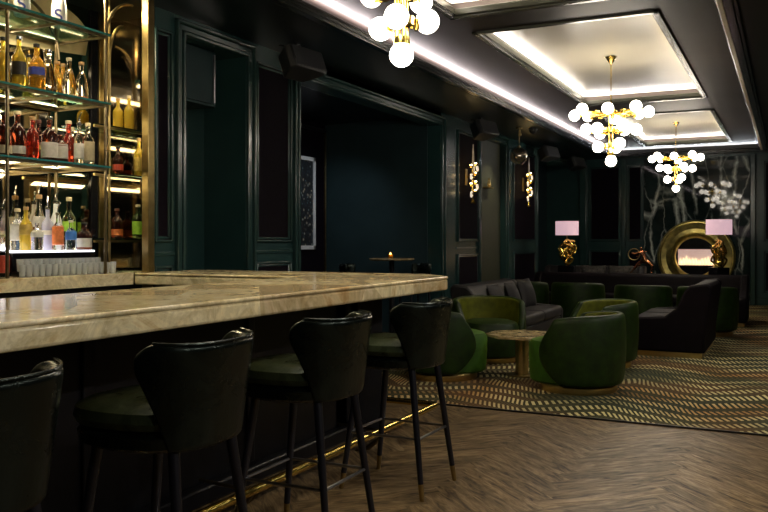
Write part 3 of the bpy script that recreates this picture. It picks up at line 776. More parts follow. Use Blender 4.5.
def bottle(kind, label, loc, r, h, mat, lab=None, zone=(0.12, 0.42), cap='black_cap', pour=False, liq=None):
    t = thing('bottle', label, 'bottle', loc, random.random() * 6, 'spirit bottles')
    r *= 1.08; h *= 1.05; rn = max(0.011, r * 0.34)
    sq = 1.0
    if kind == 'square': sq = 0.55
    if kind == 'round':
        prof = [(r * .5, 0), (r * .8, h * .05), (r * 1.1, h * .25), (r * 1.12, h * .38), (r * .9, h * .56), (rn * 1.3, h * .68), (rn, h * .74), (rn, h * .93)]
    elif kind == 'decanter':
        prof = [(r * .9, 0), (r * 1.1, h * .06), (r * 1.12, h * .25), (r * .8, h * .5), (rn * 1.2, h * .72), (rn, h * .85), (rn * 1.4, h * .93)]
    elif kind == 'tall':
        prof = [(r * .88, 0), (r * .92, h * .01), (r, h * .10), (r * .98, h * .40), (r * .75, h * .60), (rn * 1.1, h * .76), (rn, h * .93)]
    else:
        prof = [(r * .92, 0), (r, h * .015), (r, h * .56), (r * .93, h * .62), (rn * 1.25, h * .72), (rn, h * .76), (rn, h * .93)]
    G().lathe(prof, 20, power=sq).build('body', mat, t, angle=60)
    if lab:
        def rad(z):
            for (a, za), (b, zb) in zip(prof, prof[1:]):
                if za <= z <= zb: return a + (b - a) * (z - za) / max(1e-6, zb - za)
            return r
        z0, z1 = zone[0] * h, zone[1] * h
        zs = [z0 + (z1 - z0) * i / 4 for i in range(5)]
        G().lathe([(rad(z) + 0.0012, z) for z in zs], 20, power=sq).build('label', lab, t, angle=60)
    G().lathe([(rn * 1.25, h * .925), (rn * 1.3, h * .93), (rn * 1.3, h * .995), (rn * 1.05, h)], 12).build('cap', cap, t)
    if pour:
        G().tube([(0, 0, h), (0, 0, h + 0.03), (0.01, 0, h + 0.055), (0.018, 0, h + 0.07)], [0.006, 0.0055, 0.0045, 0.004], 8).build('pourer', 'chrome', t)
    return t
def at(u, x, z): return (x, y_on_wall(u, -x), z + 0.001)
# top shelf: two white bottles with a blue letter
for u, lb in ((22, 'white ceramic bottle with a blue letter S on the top shelf, partly behind the rod'), (59, 'white ceramic bottle with a blue letter S on the top shelf, standing by itself')):
    p = at(u, -4.42, SHZ[0])
    b_ = bottle('tall', lb, p, 0.047, 0.30, 'porcelain', None, cap='cork')
    b_['group'] = 'white bottles on the top shelf'
    fc = bpy.data.curves.new('letter', 'FONT'); fc.body = 'S'; fc.size = 0.115; fc.extrude = 0.002; fc.offset = 0.0015; fc.align_x = 'CENTER'
    fc.materials.append(M['iris'])
    ft = bpy.data.objects.new('letter_curve', fc); COL.objects.link(ft); bpy.context.view_layer.update()
    lm = bpy.data.meshes.new_from_object(ft.evaluated_get(bpy.context.evaluated_depsgraph_get()))
    bpy.data.objects.remove(ft); lm.materials.clear(); lm.materials.append(M['iris'])
    fo = bpy.data.objects.new('letter', lm); COL.objects.link(fo); fo.parent = b_
    ang = math.atan2(-p[1], -p[0]); rz = b_.rotation_euler.z
    b_.rotation_euler.z = 0
    fo.location = (0.049 * math.cos(ang), 0.049 * math.sin(ang), 0.020); fo.rotation_euler = (PI / 2, R(-6), ang + PI / 2)
B2 = SHZ[1]
bottle('plain', 'golden spirit bottle at the near end of the middle shelf', at(3, -4.44, B2), .037, .30, 'g_gold', None, cap='black_cap')
bottle('plain', 'golden bottle with a black label and grey cap on the middle shelf', at(19, -4.40, B2), .040, .32, 'g_gold', 'black_label', (.25, .5), 'chrome')
bottle('square', 'square amber bottle with a blue label on the middle shelf', at(36.5, -4.40, B2), .043, .30, 'g_amber', 'blue_label', (.34, .50), 'black_cap')
bottle('plain', 'amber bottle with a black cap behind the blue-labelled one', at(29, -4.62, B2), .037, .28, 'g_gold', None, cap='black_cap')
bottle('decanter', 'broad clear decanter with curved sides in the middle of the shelf', at(48, -4.42, B2), .052, .29, 'g_clear', None, cap='chrome')
bottle('plain', 'deep amber bottle with a tan stopper beside the clear decanter', at(57, -4.54, B2), .043, .26, 'g_amber', None, cap='cork')
bottle('plain', 'amber bottle behind the decanter on the middle shelf', at(63, -4.64, B2), .036, .28, 'g_amber', 'gold_label', (.2, .4), 'cork')
bottle('tall', 'clear bottle with a cream stopper and little amber left, middle shelf', at(69, -4.42, B2), .040, .27, 'g_clear', 'cream_label', (.02, .10), 'cream_cap')
bottle('tall', 'last clear bottle with tan stopper at the far end of the middle shelf', at(81.5, -4.43, B2), .041, .265, 'g_clear', 'orange_label', (.02, .12), 'cork')
B3 = SHZ[2]
bottle('plain', 'dark bottle with a cream label at the near end of the lower shelf', at(4, -4.42, B3), .043, .27, 'g_dark', 'cream_label', (.08, .26), 'black_cap')
bottle('plain', 'broad dark bottle with a white band label beside the rod', at(17.5, -4.42, B3), .045, .29, 'g_dark', 'white_label', (.10, .26), 'cream_cap')
bottle('plain', 'red spirit bottle with a tan stopper on the lower shelf', at(32.5, -4.385, B3), .037, .265, 'g_red', None, cap='cork')
bottle('plain', 'dark bottle with a wide brown cap behind the red one', at(38.5, -4.55, B3), .040, .28, 'g_dark', 'gold_label', (.3, .4), 'brown_cap')
bottle('plain', 'dark bottle with a big white and pink label and crystal stopper', at(49.5, -4.40, B3), .049, .285, 'g_dark', 'white_label', (.08, .42), 'chrome')
bottle('plain', 'short dark bottle with a square cream label beside the white-labelled one', at(60.5, -4.42, B3), .044, .20, 'g_dark', 'white_label', (.14, .60), 'black_cap')
bottle('round', 'round red-amber decanter with a long yellow stopper', at(68.5, -4.51, B3), .046, .30, 'g_red', None, cap='cream_cap')
bottle('plain', 'slim clear bottle with a pourer near the end of the lower shelf', at(79, -4.40, B3), .030, .28, 'g_clear', 'white_label', (.15, .5), 'black_cap', True)
bottle('plain', 'pale bottle with a cream label and cream cap, last on the lower shelf', at(88, -4.42, B3), .040, .29, 'g_clear', 'cream_label', (.12, .56), 'cream_cap')
bottle('plain', 'clear bottle with a gold label behind the red-amber decanter', at(72, -4.63, B3), .034, .28, 'g_clear', 'gold_label', (.2, .4), 'cream_cap')
B4 = RZ
bottle('plain', 'clear bottle with red label on the counter, just before the lit riser', at(3, -4.50, 1.07), .036, .26, 'g_clear', 'red_label', (.1, .5), 'cream_cap')
bottle('plain', 'clear bottle with a large white label and pale stopper on the lit riser', at(17.5, -4.67, B4), .043, .27, 'g_clear', 'white_label', (.25, .62), 'cream_cap')
bottle('plain', 'golden yellow bottle with orange neck on the lit riser', at(26, -4.58, B4), .037, .28, 'g_gold', 'gold_label', (.35, .6), 'cork')
bottle('tall', 'tall clear bottle with an orange collar and steel pourer, rear of the riser', at(39, -4.70, B4), .045, .37, 'g_clear', 'white_label', (.42, .60), 'cork', True)
bottle('plain', 'clear bottle with a white shoulder label in front of the orange-collared one', at(37, -4.50, B4), .037, .19, 'g_clear', 'white_label', (.45, .65), 'white_label')
bottle('plain', 'lilac tinted bottle with a steel pourer on the lit riser', at(47.5, -4.60, B4), .038, .29, 'g_lilac', 'white_label', (.35, .45), 'chrome', True)
bottle('tall', 'tall white frosted bottle with a pourer, rear of the lit riser', at(56, -4.71, B4), .047, .34, 'porcelain', None, cap='chrome', pour=True)
bottle('plain', 'clear bottle with a bold orange and white label on the lit riser', at(58, -4.52, B4), .035, .25, 'g_clear', 'orange_label', (.15, .62), 'chrome', True)
bottle('plain', 'tall clear bottle with a lime green label and cream cap', at(69, -4.61, B4), .042, .36, 'g_clear', 'lime_label', (.36, .54), 'cream_cap')
bottle('plain', 'short bottle with an azure label in front of the lime green one', at(71, -4.51, B4), .034, .20, 'g_clear', 'sky_label', (.35, .62), 'white_label')
bottle('plain', 'squat dark bottle with a cream and red label at the riser end', at(84, -4.522, B4), .050, .19, 'g_dark', 'white_label', (.1, .42), 'black_cap')
# side shelves
bottle('plain', 'yellow spirit bottle on the upper corner shelf, by the mirror strip', at(118, -4.64, 2.15), .036, .24, 'g_gold', None, cap='cork')
bottle('plain', 'yellow spirit bottle on the upper corner shelf, by the thin brass rod', at(129, -4.57, 2.15), .034, .26, 'g_gold', None, cap='cream_cap')
bottle('plain', 'tall yellow-green bottle on the middle corner shelf next to the brass post', at(139, -4.55, 1.80), .037, .29, 'g_gold', 'gold_label', (.15, .5), 'cork')
bottle('plain', 'dark red bottle on the middle corner shelf', at(118, -4.66, 1.80), .036, .22, 'g_dark', 'red_label', (.2, .4), 'black_cap')
bottle('plain', 'green bottle with a lime label on the low corner shelf next to the brass post', at(138, -4.53, 1.32), .040, .25, 'g_green', 'lime_label', (.12, .5), 'cream_cap')
bottle('plain', 'dark bottle with red-orange label on the low corner shelf', at(117, -4.66, 1.32), .040, .22, 'g_dark', 'orange_label', (.1, .3), 'brown_cap')
# shot glasses
gp = G().lathe([(.001, 0), (.0165, 0), (.018, .004), (.0215, .078), (.0200, .078), (.0165, .016), (.001, .016)], 14)
sg = gp.build('shot_glass', 'g_tumbler', loc=(0, 0, 0), angle=60)
first = True
def glass_at(p, label, group):
    global first
    o = sg if first else sg.copy()
    if not first: COL.objects.link(o)
    first = False
    o.location = p; tag(o, label, 'glass', group)
for i in range(16): glass_at((-4.335, 3.60 + i * 0.0505, 1.071), 'small clear shot glass in the front row on the pale counter', 'shot glasses, front row')
tr = G().box(-4.43, -4.37, 3.60, 4.33, 0.0, 0.034).build('glass_tray', 'black_gloss', bevel=0.003, loc=(0, 0, 1.071))
tag(tr, 'low black tray under the second row of shot glasses', 'tray')
for i in range(14): glass_at((-4.40, 3.635 + i * 0.0505, 1.1055), 'small clear shot glass in the raised second row, against the black riser', 'shot glasses, second row')
for i in range(4): glass_at((-4.40 - 0.055 * (i % 2), 4.34 + 0.05 * i, 1.071), 'small clear shot glass in the corner beside the brass post', 'shot glasses, corner')

# ------------------------------------------------------------------ wall and ceiling fittings
def make_speaker(label):
    t = thing('ceiling_speaker', label, 'speaker', (0, 0, 0), 0, 'black speakers under the soffit')
    # origin: top of bracket ; faces -Y locally
    G().prism([(-0.13, 0.13), (0.13, 0.13), (0.24, -0.05), (0.22, -0.10), (-0.22, -0.10), (-0.24, -0.05)], -0.275, -0.06).build('cabinet', 'speaker', t, bevel=0.012)
    G().box(-0.215, 0.215, -0.112, -0.101, -0.265, -0.07).build('grille', 'speaker_grille', t, bevel=0.006)
    G().box(-0.03, 0.03, -0.02, 0.04, -0.06, 0.0).box(-0.22, 0.22, 0.0, 0.03, -0.055, -0.045).build('bracket', 'black_metal', t, bevel=0.003)
    for k in kids(t):
        if k.name[:7] != 'bracket': k.data.transform(Matrix.Translation((0, 0, -0.06)) @ Matrix.Rotation(R(-20), 4, 'X') @ Matrix.Translation((0, 0, 0.04)))
    return t
sp = make_speaker('large black loudspeaker under the dark soffit, above the pilaster between both openings')
sp.location = (-3.98, y_on_wall(297, 3.98), SOF); sp.rotation_euler.z = facing(1, -0.12)
dup(sp, (-3.98, y_on_wall(481, 3.98), SOF), facing(1, -0.25), 'black loudspeaker above the near brass sconce')
dup(sp, (-3.98, y_on_wall(546, 3.98), SOF), facing(1, -0.25), 'black loudspeaker above the far brass sconce, beside the glass globe')
dup(sp, (-3.98, y_on_wall(574, 3.98), SOF), facing(1, -0.25), 'black loudspeaker farthest back, in the dark corner by the back wall')
p = unproj(533, 129, 12.9)
dc = thing('ceiling_camera', 'small black dome on the soffit above the glass globe', 'security camera', (p.x, p.y, SOF))
G().lathe([(0.07, -0.02), (0.072, 0)], 20).build('base', 'black_metal', dc)
G().sphere((0, 0, -0.02), 0.066, 18, 10).build('dome', 'black_gloss', dc)
p = unproj(519, 156, 12.8)
gl = thing('globe_pendant', 'smoky mirrored glass globe hanging on a thin rod near the far sconce', 'pendant light', (p.x, p.y, p.z))
G().sphere((0, 0, 0), 0.138, 28, 16).build('globe', 'smoke_glass', gl)
G().cyl((0, 0, 0.13), (0, 0, SOF - p.z), 0.006, seg=8).build('rod', 'antique_brass', gl)
G().lathe([(0.03, 0.125), (0.03, 0.15), (0.012, 0.165)], 14).build('cap', 'antique_brass', gl)
G().lathe([(0.05, 0.0), (0.05, 0.02)], 14, (0, 0, SOF - p.z - 0.02)).build('canopy', 'antique_brass', gl)

def make_sconce(label):
    t = thing('wall_sconce', label, 'sconce', (0, 0, 0), 0, 'brass sconces on the pilasters')      # local: wall behind at x=0, out to +x
    G().box(0, 0.015, -0.03, 0.03, -0.12, 0.12).build('back_plate', 'brass', t, bevel=0.006)
    G().cyl((0.10, 0, -0.36), (0.10, 0, 0.36), 0.011, seg=10).build('stem', 'bright_brass', t)
    G().cyl((0.0, 0, 0.0), (0.10, 0, 0.0), 0.012, seg=8).build('mount', 'bright_brass', t)
    for dy, h0, h1 in ((-0.022, 0.1, 0.42), (0.025, 0.05, 0.38), (0.0, 0.2, 0.48)):
        G().cyl((0.12, dy, h0), (0.115, dy * 0.6, h1), 0.012, 0.007, 8).build('crystal_rod', 'crystal_rod', t)
    for k, (z, ang) in enumerate(((0.17, 0.5), (0.03, -0.6), (-0.10, 0.3), (-0.23, -0.3))):
        for j in (-1, 1):
            yy = j * (0.055 + 0.012 * ((k + j) % 2))
            G().lathe([(0.012, -0.03), (0.03, -0.022), (0.05, 0.0), (0.052, 0.004), (0.046, 0.004), (0.01, -0.02)], 14, (0.12, yy, z + 0.02 * j)).build('cup', 'bright_brass', t)
            G().sphere((0.12, yy, z + 0.02 * j + 0.012), 0.017, 10, 8).build('bulb', 'bulb', t)
            G().cyl((0.10, 0, z), (0.12, yy, z - 0.02 + 0.02 * j), 0.007, seg=8).build('branch', 'bright_brass', t)
        sgn = -1 if k % 2 else 1
        q = G().sphere((0, 0, 0), 0.05, 10, 8, (0.22, 0.7, 1.0)); q.v = [Matrix.Rotation(ang, 4, 'X') @ v for v in q.v]
        q.move(0.135, sgn * 0.085, z - 0.035).build('crystal', 'crystal', t)
    q = G()
    for j in range(5):
        a = R(-50 + 25 * j); q.tube([(0.10, 0, -0.30), (0.11, 0.05 * math.sin(a), -0.36), (0.115, 0.10 * math.sin(a), -0.40)], [0.012, 0.010, 0.003], 6)
    q.build('leaf_spray', 'bright_brass', t)
    return t
def scale_parts(t, sy, sz):
    for k in kids(t): k.data.transform(Matrix.Diagonal((1, sy, sz, 1)))
sc = make_sconce('brass and crystal wall sconce on the near dark panel, beside the olive recess')
scale_parts(sc, 1.45, 1.0)
sc.location = (WX + 0.008, y_on_wall(468.5, 4.25), 2.25)
dup(sc, (WX + 0.008, y_on_wall(525, 4.25), 2.32), 0, 'brass and crystal wall sconce on the far dark panel, behind the glass globe')
p = (-4.384, y_on_wall(487.5, 4.35), 2.17)
br = thing('wall_ornament', 'small brass bird-shaped ornament on a bar in the olive recess', 'wall ornament', p)
G().box(0, 0.10, -0.13, 0.13, -0.02, 0.0).build('bar', 'brass', br, bevel=0.003)
G().sphere((0.06, 0.02, 0.03), 0.035, 14, 8, (0.8, 1.7, 0.75)).build('bird_body', 'brass', br)
G().tube([(0.06, -0.02, 0.03), (0.06, -0.05, 0.05), (0.06, -0.035, 0.09), (0.06, -0.01, 0.12), (0.06, -0.03, 0.14)], [0.018, 0.012, 0.008, 0.008, 0.009], 8).build('bird_neck', 'brass', br)
G().tube([(0.06, 0.05, 0.03), (0.06, 0.02, 0.09), (0.06, 0.03, 0.15)], [0.018, 0.010, 0.003], 8).build('bird_wing', 'brass', br)

rd = thing('soffit_spotlight', 'tiny brass spotlight under the soffit facing the olive recess', 'spotlight', (-3.85, (N3a + N3b) / 2, SOF - 0.05))
G().lathe([(0.02, -0.05), (0.03, -0.05), (0.03, 0.0), (0.02, 0.0)], 14).build('housing', 'brass', rd)
G().cyl((0, 0, 0), (0, 0, 0.05), 0.01, seg=8).build('stem', 'brass', rd)
l = bpy.data.lights.new('spot', 'SPOT'); l.energy = 55; l.color = (1.0, 0.85, 0.6); l.spot_size = R(70); l.spot_blend = 0.9; l.shadow_soft_size = 0.03
o = bpy.data.objects.new('spot', l); COL.objects.link(o); o.location = (-3.86, (N3a + N3b) / 2, 2.96); o.rotation_euler = (0, R(22), 0)
l = bpy.data.lights.new('spot', 'SPOT'); l.energy = 30; l.color = (0.85, 0.93, 1.0); l.spot_size = R(100); l.spot_blend = 0.9; l.shadow_soft_size = 0.05
o = bpy.data.objects.new('spot', l); COL.objects.link(o); o.location = (-5.1, 9.3, 2.98); o.rotation_euler = (R(15), R(25), 0)  # fill spot added without a fixture to brighten the alcove picture
# framed picture in the alcove
ay1 = y_on_wall(315, 6.13); ay0 = ay1 - 1.0
fr = thing('framed_picture', 'tall framed print of tiny coloured flecks on the dark alcove wall', 'picture', (ALX + 0.001, (ay0 + ay1) / 2, 1.84))
hw, hh = (ay1 - ay0) / 2, 0.66
G().box(0, 0.018, -hw + .05, hw - .05, -hh + .05, hh - .05).build('print', 'art', fr)
G().box(0, 0.035, -hw, -hw + .055, -hh, hh).box(0, 0.035, hw - .055, hw, -hh, hh).box(0, 0.035, -hw, hw, -hh, -hh + .055).box(0, 0.035, -hw, hw, hh - .055, hh).build('frame', 'frame_white', fr, bevel=0.004)
# alcove high table
p = unproj(395, 258, 11.0); p.y -= 0.10
tb = thing('high_table', 'round high table with a candle in the dark alcove', 'table', (p.x, p.y, 0))
ZT = p.z
G().lathe([(0.02, ZT - 0.03), (0.29, ZT - 0.03), (0.305, ZT - 0.02), (0.305, ZT - 0.006), (0.30, ZT), (0.02, ZT)], 32).build('tabletop', 'table_stone', tb)
G().cyl((0, 0, 0.03), (0, 0, ZT - 0.03), 0.035).build('pedestal', 'black_metal', tb)
G().lathe([(0.15, 0), (0.15, 0.015), (0.06, 0.03), (0.04, 0.05)], 24).build('base', 'black_metal', tb)
ca = thing('candle_holder', 'small lit candle glowing on the high table in the alcove', 'candle', (p.x - 0.02, p.y, ZT + 0.001))
G().lathe([(0.03, 0), (0.034, 0.004), (0.036, 0.05), (0.033, 0.05), (0.031, 0.006), (0.001, 0.006)], 16).build('glass_cup', 'g_amber', ca)
G().lathe([(0.022, 0.008), (0.022, 0.03), (0.004, 0.032)], 12).build('wax', 'cream_cap', ca)
G().lathe([(0.001, 0.034), (0.013, 0.042), (0.016, 0.052), (0.009, 0.066), (0.001, 0.078)], 10).build('flame', 'candle_flame', ca)
def alcove_stool(x, y, rz, label):
    t = thing('high_chair', label, 'bar chair', (x, y, 0), rz, 'high chairs at the alcove table')
    G().lathe([(0.02, 0.68), (0.2, 0.68), (0.21, 0.72), (0.18, 0.75), (0.02, 0.755)], 24, power=.8).build('seat', 'leather', t)
    def pos(ph, q, inner):
        r = 0.215 + 0.02 * q - (0.04 if inner else 0); return (r * math.sin(ph), r * math.cos(ph), 0.70 + 0.30 * q)
    G().shell(pos, lambda q: R(70), 16, 5).build('backrest', 'leather', t, subsurf=1)
    for sx in (-1, 1):
        for sy in (-1, 1): G().cyl((sx * .13, sy * .13, .69), (sx * .19, sy * .19, 0), .017, .012, 10).build('leg', 'leg_black', t)
    return t
a0 = alcove_stool(p.x - 0.42, p.y - 0.22, facing(1, 0.2), 'dark high chair by the alcove table, toward the framed picture')
dup(a0, (p.x + 0.20, p.y + 0.30, 0), facing(-0.55, -0.83), 'dark high chair by the alcove table, toward the opening edge')

# ------------------------------------------------------------------ lounge furniture
def make_tub(label):
    t = thing('tub_chair', label, 'armchair', (0, 0, 0), 0, 'green velvet tub chairs')       # faces -Y
    def lim(q): return R(96 + 30 * math.sin(PI * min(1, q * 1.05)) + 8 * q)
    def pos(ph, q, inner):
        a = abs(ph) / R(126)
        top = 0.675 - 0.075 * a ** 3
        z = 0.065 + (top - 0.065) * q
        r = 0.360 + 0.045 * math.sin(PI * (0.15 + 0.6 * q))
        if inner: r -= 0.085 - 0.02 * q
        return (r * math.sin(ph), r * math.cos(ph), z)
    bk = G().shell(pos, lim, 36, 10).build('backrest', 'velvet_green', t, subsurf=1)
    def pos2(ph, q, inner):
        q = 0.42 + 0.56 * q
        a_, b_ = Vector(pos(ph, q, 0)), Vector(pos(ph, q, 1)); d_ = (b_ - a_).normalized()
        p_ = b_ + d_ * (0.005 if inner else -0.01)
        return tuple(p_)
    G().shell(pos2, lambda q: lim(0.42 + 0.56 * q) * 0.94, 32, 6).build('inside_lining', 'velvet_olive', bk, subsurf=1)['label'] = 'inside of the backrest, light painted in as paler green'  # paler green puts chandelier light on the inner back into the colour
    G().lathe([(0.02, 0.06), (0.26, 0.06), (0.285, 0.08), (0.295, 0.25), (0.295, 0.385), (0.275, 0.42), (0.22, 0.436), (0.02, 0.44)], 40, (0, -0.085, 0), 0.97, 1.15, 0.8).build('seat', 'velvet_lime', t)
    G().lathe([(0.02, 0.0), (0.325, 0.0), (0.33, 0.008), (0.33, 0.052), (0.32, 0.062), (0.02, 0.062)], 40).build('plinth', 'brass_plinth', t)['label'] = 'round brass plinth'
    return t
Z0 = 0.0125
tc = make_tub('green velvet tub chair with its back to the floor edge, close to the small table')
tc.location = (-1.64, 7.12, Z0); tc.rotation_euler.z = facing(-1, 0.10)
dup(tc, (-1.77, 8.60, Z0), facing(-0.85, -0.55), 'green tub chair behind the nearest one, its olive inside facing the table')
dup(tc, (-2.95, 7.20, Z0), facing(0.8, 0.6), 'green tub chair half hidden by the last bar stool')
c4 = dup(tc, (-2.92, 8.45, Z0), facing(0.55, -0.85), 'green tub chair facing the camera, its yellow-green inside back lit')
dup(tc, (-3.72, 12.4, Z0), facing(0, 1), 'far green tub chair seen from behind, right next to the grey sofa end')
dup(tc, (-2.86, 12.4, Z0), facing(0, 1), 'far green tub chair seen from behind, second from the grey sofa')
dup(tc, (-1.86, 12.1, Z0), facing(0, 1), 'far green tub chair seen from behind, in line with the fireplace ring')
dup(tc, (-1.00, 12.1, Z0), facing(0, 1), 'far green tub chair seen from behind, beside the aubergine sofa end')
for k in kids(c4):  # darker velvet paints shade onto this one seat
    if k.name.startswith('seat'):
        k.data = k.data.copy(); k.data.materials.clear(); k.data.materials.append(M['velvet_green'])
tt = thing('side_table', 'low octagonal marble-topped table on a brass column between the tub chairs', 'table', (-2.29, 7.60, Z0))
G().prism([(0.345 * math.cos(R(22.5 + 45 * i)), 0.345 * math.sin(R(22.5 + 45 * i))) for i in range(8)], 0.372, 0.40).build('tabletop', 'table_stone', tt, bevel=0.005)
G().cyl((0, 0, 0.01), (0, 0, 0.372), 0.062, seg=28).build('column', 'brass_plinth', tt)
G().lathe([(0.15, 0), (0.15, 0.01), (0.06, 0.014)], 32).build('base', 'brass', tt)

def make_sofa(name, label, loc, rz, L, D, H, mat, seatmat, nseat=2, arms=True, plinth='brass_plinth', group='lounge sofas'):
    t = thing(name, label, 'sofa', loc, rz, group)      # faces -Y ; front edge at y=-D/2
    h, d = L / 2, D / 2
    aw = 0.12 if arms else 0.0
    G().box(-h + 0.02, h - 0.02, -d + 0.02, d - 0.04, 0.06, 0.30).build('base', mat, t, bevel=0.02)
    G().prism([(d - 0.30, 0.28), (d - 0.22, H - 0.05), (d - 0.17, H), (d - 0.02, H + 0.01), (d + 0.02, H - 0.03), (d - 0.06, 0.06), (d - 0.30, 0.06)], -h + 0.01, h - 0.01, 'x').build('backrest', mat, t, bevel=0.025, seg=3)
    w_ = (L - 2 * aw) / nseat
    for i in range(nseat):
        x0 = -h + aw + i * w_
        G().box(x0 + 0.004, x0 + w_ - 0.004, -d, d - 0.27, 0.30, 0.43).build('seat_cushion', seatmat, t, bevel=0.045, seg=4)
    if arms:
        for s_ in (-1, 1):
            xa, xc = (-h, -h + aw) if s_ < 0 else (h - aw, h)
            G().prism([(-d + 0.02, 0.06), (-d + 0.01, 0.38), (-d + 0.05, 0.43), (d - 0.46, 0.45), (d - 0.34, 0.54), (d - 0.25, H - 0.06), (d - 0.19, H), (d - 0.01, H + 0.02), (d + 0.03, H - 0.02), (d - 0.06, 0.06)], xa, xc, 'x').build('arm', mat, t, bevel=0.025, seg=3)
    G().box(-h + 0.04, h - 0.04, -d + 0.05, d - 0.07, 0.0, 0.06).build('plinth', plinth, t, bevel=0.004)
    return t
make_sofa('sofa', 'grey velvet sofa along the green wall, behind the tub chairs', (-3.1, 9.85, Z0), facing(1, 0), 1.9, 0.86, 0.76, 'velvet_grey', 'velvet_grey')
make_sofa('sofa', 'aubergine velvet sofa seen from its end on a brass plinth, beside the open carpet', (-1.18, 10.25, Z0), facing(-1, 0), 1.55, 0.82, 0.80, 'velvet_purple', 'velvet_purple')
make_sofa('sofa', 'long aubergine velvet sofa in front of the lamp console', (-2.25, 13.68, Z0), 0, 3.4, 0.82, 0.74, 'velvet_purple', 'velvet_purple', 4)
make_sofa('sofa', 'far grey velvet sofa behind the console, near the lamp and back wall', (-3.35, 15.6, Z0), 0, 1.9, 0.86, 0.80, 'velvet_grey', 'velvet_grey', 2, plinth='black_metal')
def pillow(label, loc, rz, tilt, w_, h_, mat):
    vs, fs, n = [], [], 10
    for s_ in (1, -1):
        for j in range(n + 1):
            for i in range(n + 1):
                a, b = 2 * i / n - 1, 2 * j / n - 1
                k = max(0, (1 - a * a) * (1 - b * b)) ** 0.5
                pin = 1 - 0.06 * (1 - abs(a)) * abs(b) - 0.06 * (1 - abs(b)) * abs(a)
                vs.append((a * w_ / 2 * pin, s_ * (0.075 * k + 0.004), b * h_ / 2 * pin + h_ / 2))
    W = n + 1
    for q in (0, W * W):
        for j in range(n):
            for i in range(n): fs.append((q + j * W + i, q + j * W + i + 1, q + (j + 1) * W + i + 1, q + (j + 1) * W + i))
    for i in range(n):
        for a, b in ((i, i + 1), (n * W + i, n * W + i + 1), (i * W, (i + 1) * W), (i * W + n, (i + 1) * W + n)):
            fs.append((a, b, W * W + b, W * W + a))
    o = G().add(vs, fs).build('cushion', mat, angle=80)
    o.location = loc; o.rotation_euler = (tilt, 0, rz)
    return tag(o, label, 'cushion', 'sofa cushions')
fs_ = facing(1, 0)
pillow('charcoal cushion at the near end of the grey sofa', (-3.03, 9.22, 0.44), fs_, R(-18), 0.40, 0.36, 'cushion_dark')
pillow('charcoal cushion in the middle of the grey sofa', (-3.03, 9.85, 0.44), fs_ + 0.06, R(-18), 0.40, 0.36, 'cushion_dark')
pillow('charcoal cushion at the far end of the grey sofa', (-3.03, 10.45, 0.44), fs_ - 0.1, R(-18), 0.42, 0.38, 'cushion_dark')
pillow('speckled grey cushion on the far sofa, beside the lamp', (-3.30, 15.55, 0.452), 0.1, R(-14), 0.46, 0.40, 'cushion_pattern')
pillow('speckled grey cushion on the far sofa, toward the brass figure', (-2.82, 15.55, 0.452), -0.1, R(-14), 0.46, 0.40, 'cushion_pattern')

cs = thing('console_table', 'long dark polished console behind the sofa, carrying both lamps', 'console', (-2.25, 14.33, Z0))
G().box(-1.68, 1.68, -0.20, 0.20, 0.695, 0.725).build('tabletop', 'console', cs, bevel=0.005)
G().box(-1.66, 1.66, -0.17, 0.17, 0.60, 0.694).build('apron', 'console', cs, bevel=0.004)
for xx in (-1.6, -0.55, 0.55, 1.6): G().box(xx - 0.04, xx + 0.04, -0.16, 0.16, 0, 0.60).build('leg', 'console', cs, bevel=0.004)
CT = Z0 + 0.726
def make_lamp(label):
    t = thing('table_lamp', label, 'lamp', (0, 0, 0), 0, 'gold table lamps on the console')
    G().box(-0.14, 0.14, -0.09, 0.09, 0, 0.13).build('base', 'black_gloss', t, bevel=0.004)
    rn = random.Random(3)
    for k in range(10):
        a = k * 0.8; pts = []
        for i in range(26):
            q = 2 * PI * i / 26
            x, y, z = 0.12 * math.cos(q) * (0.7 + 0.3 * math.sin(2 * q + a)), 0.03 * math.sin(3 * q + a), 0.135 * math.sin(q)
            v = Matrix.Rotation(a, 3, 'Z') @ (Matrix.Rotation(0.5 + 0.37 * k, 3, 'Y') @ Vector((x, y, z)))
            pts.append((v.x + 0.035 * math.sin(k * 2.1), v.y * 0.7, v.z + 0.355 + 0.115 * math.sin(k * 1.7)))
        G().tube(pts, 0.017, 8, True).build('loop', 'bright_brass', t)
    G().cyl((0, 0, 0.1), (0, 0, 0.76), 0.008, seg=8).build('stem', 'brass', t)
    G().lathe([(0.196, 0.665), (0.20, 0.665), (0.20, 0.91), (0.196, 0.91), (0.194, 0.895), (0.194, 0.68)], 32).build('lamp_shade', 'shade', t)['label'] = 'pink drum shade'
    G().lathe([(0.19, 0.895), (0.19, 0.899)], 24).build('diffuser', 'shade_lining', t)
    return t
lp = make_lamp('gold table lamp with pink shade at the end of the console near the dark recess')
lp.location = (xb(567, 14.33), 14.33, CT)
dup(lp, (xb(717.5, 14.0), 14.30, CT), 0.9, 'gold table lamp with pink shade in front of the brass fireplace ring')

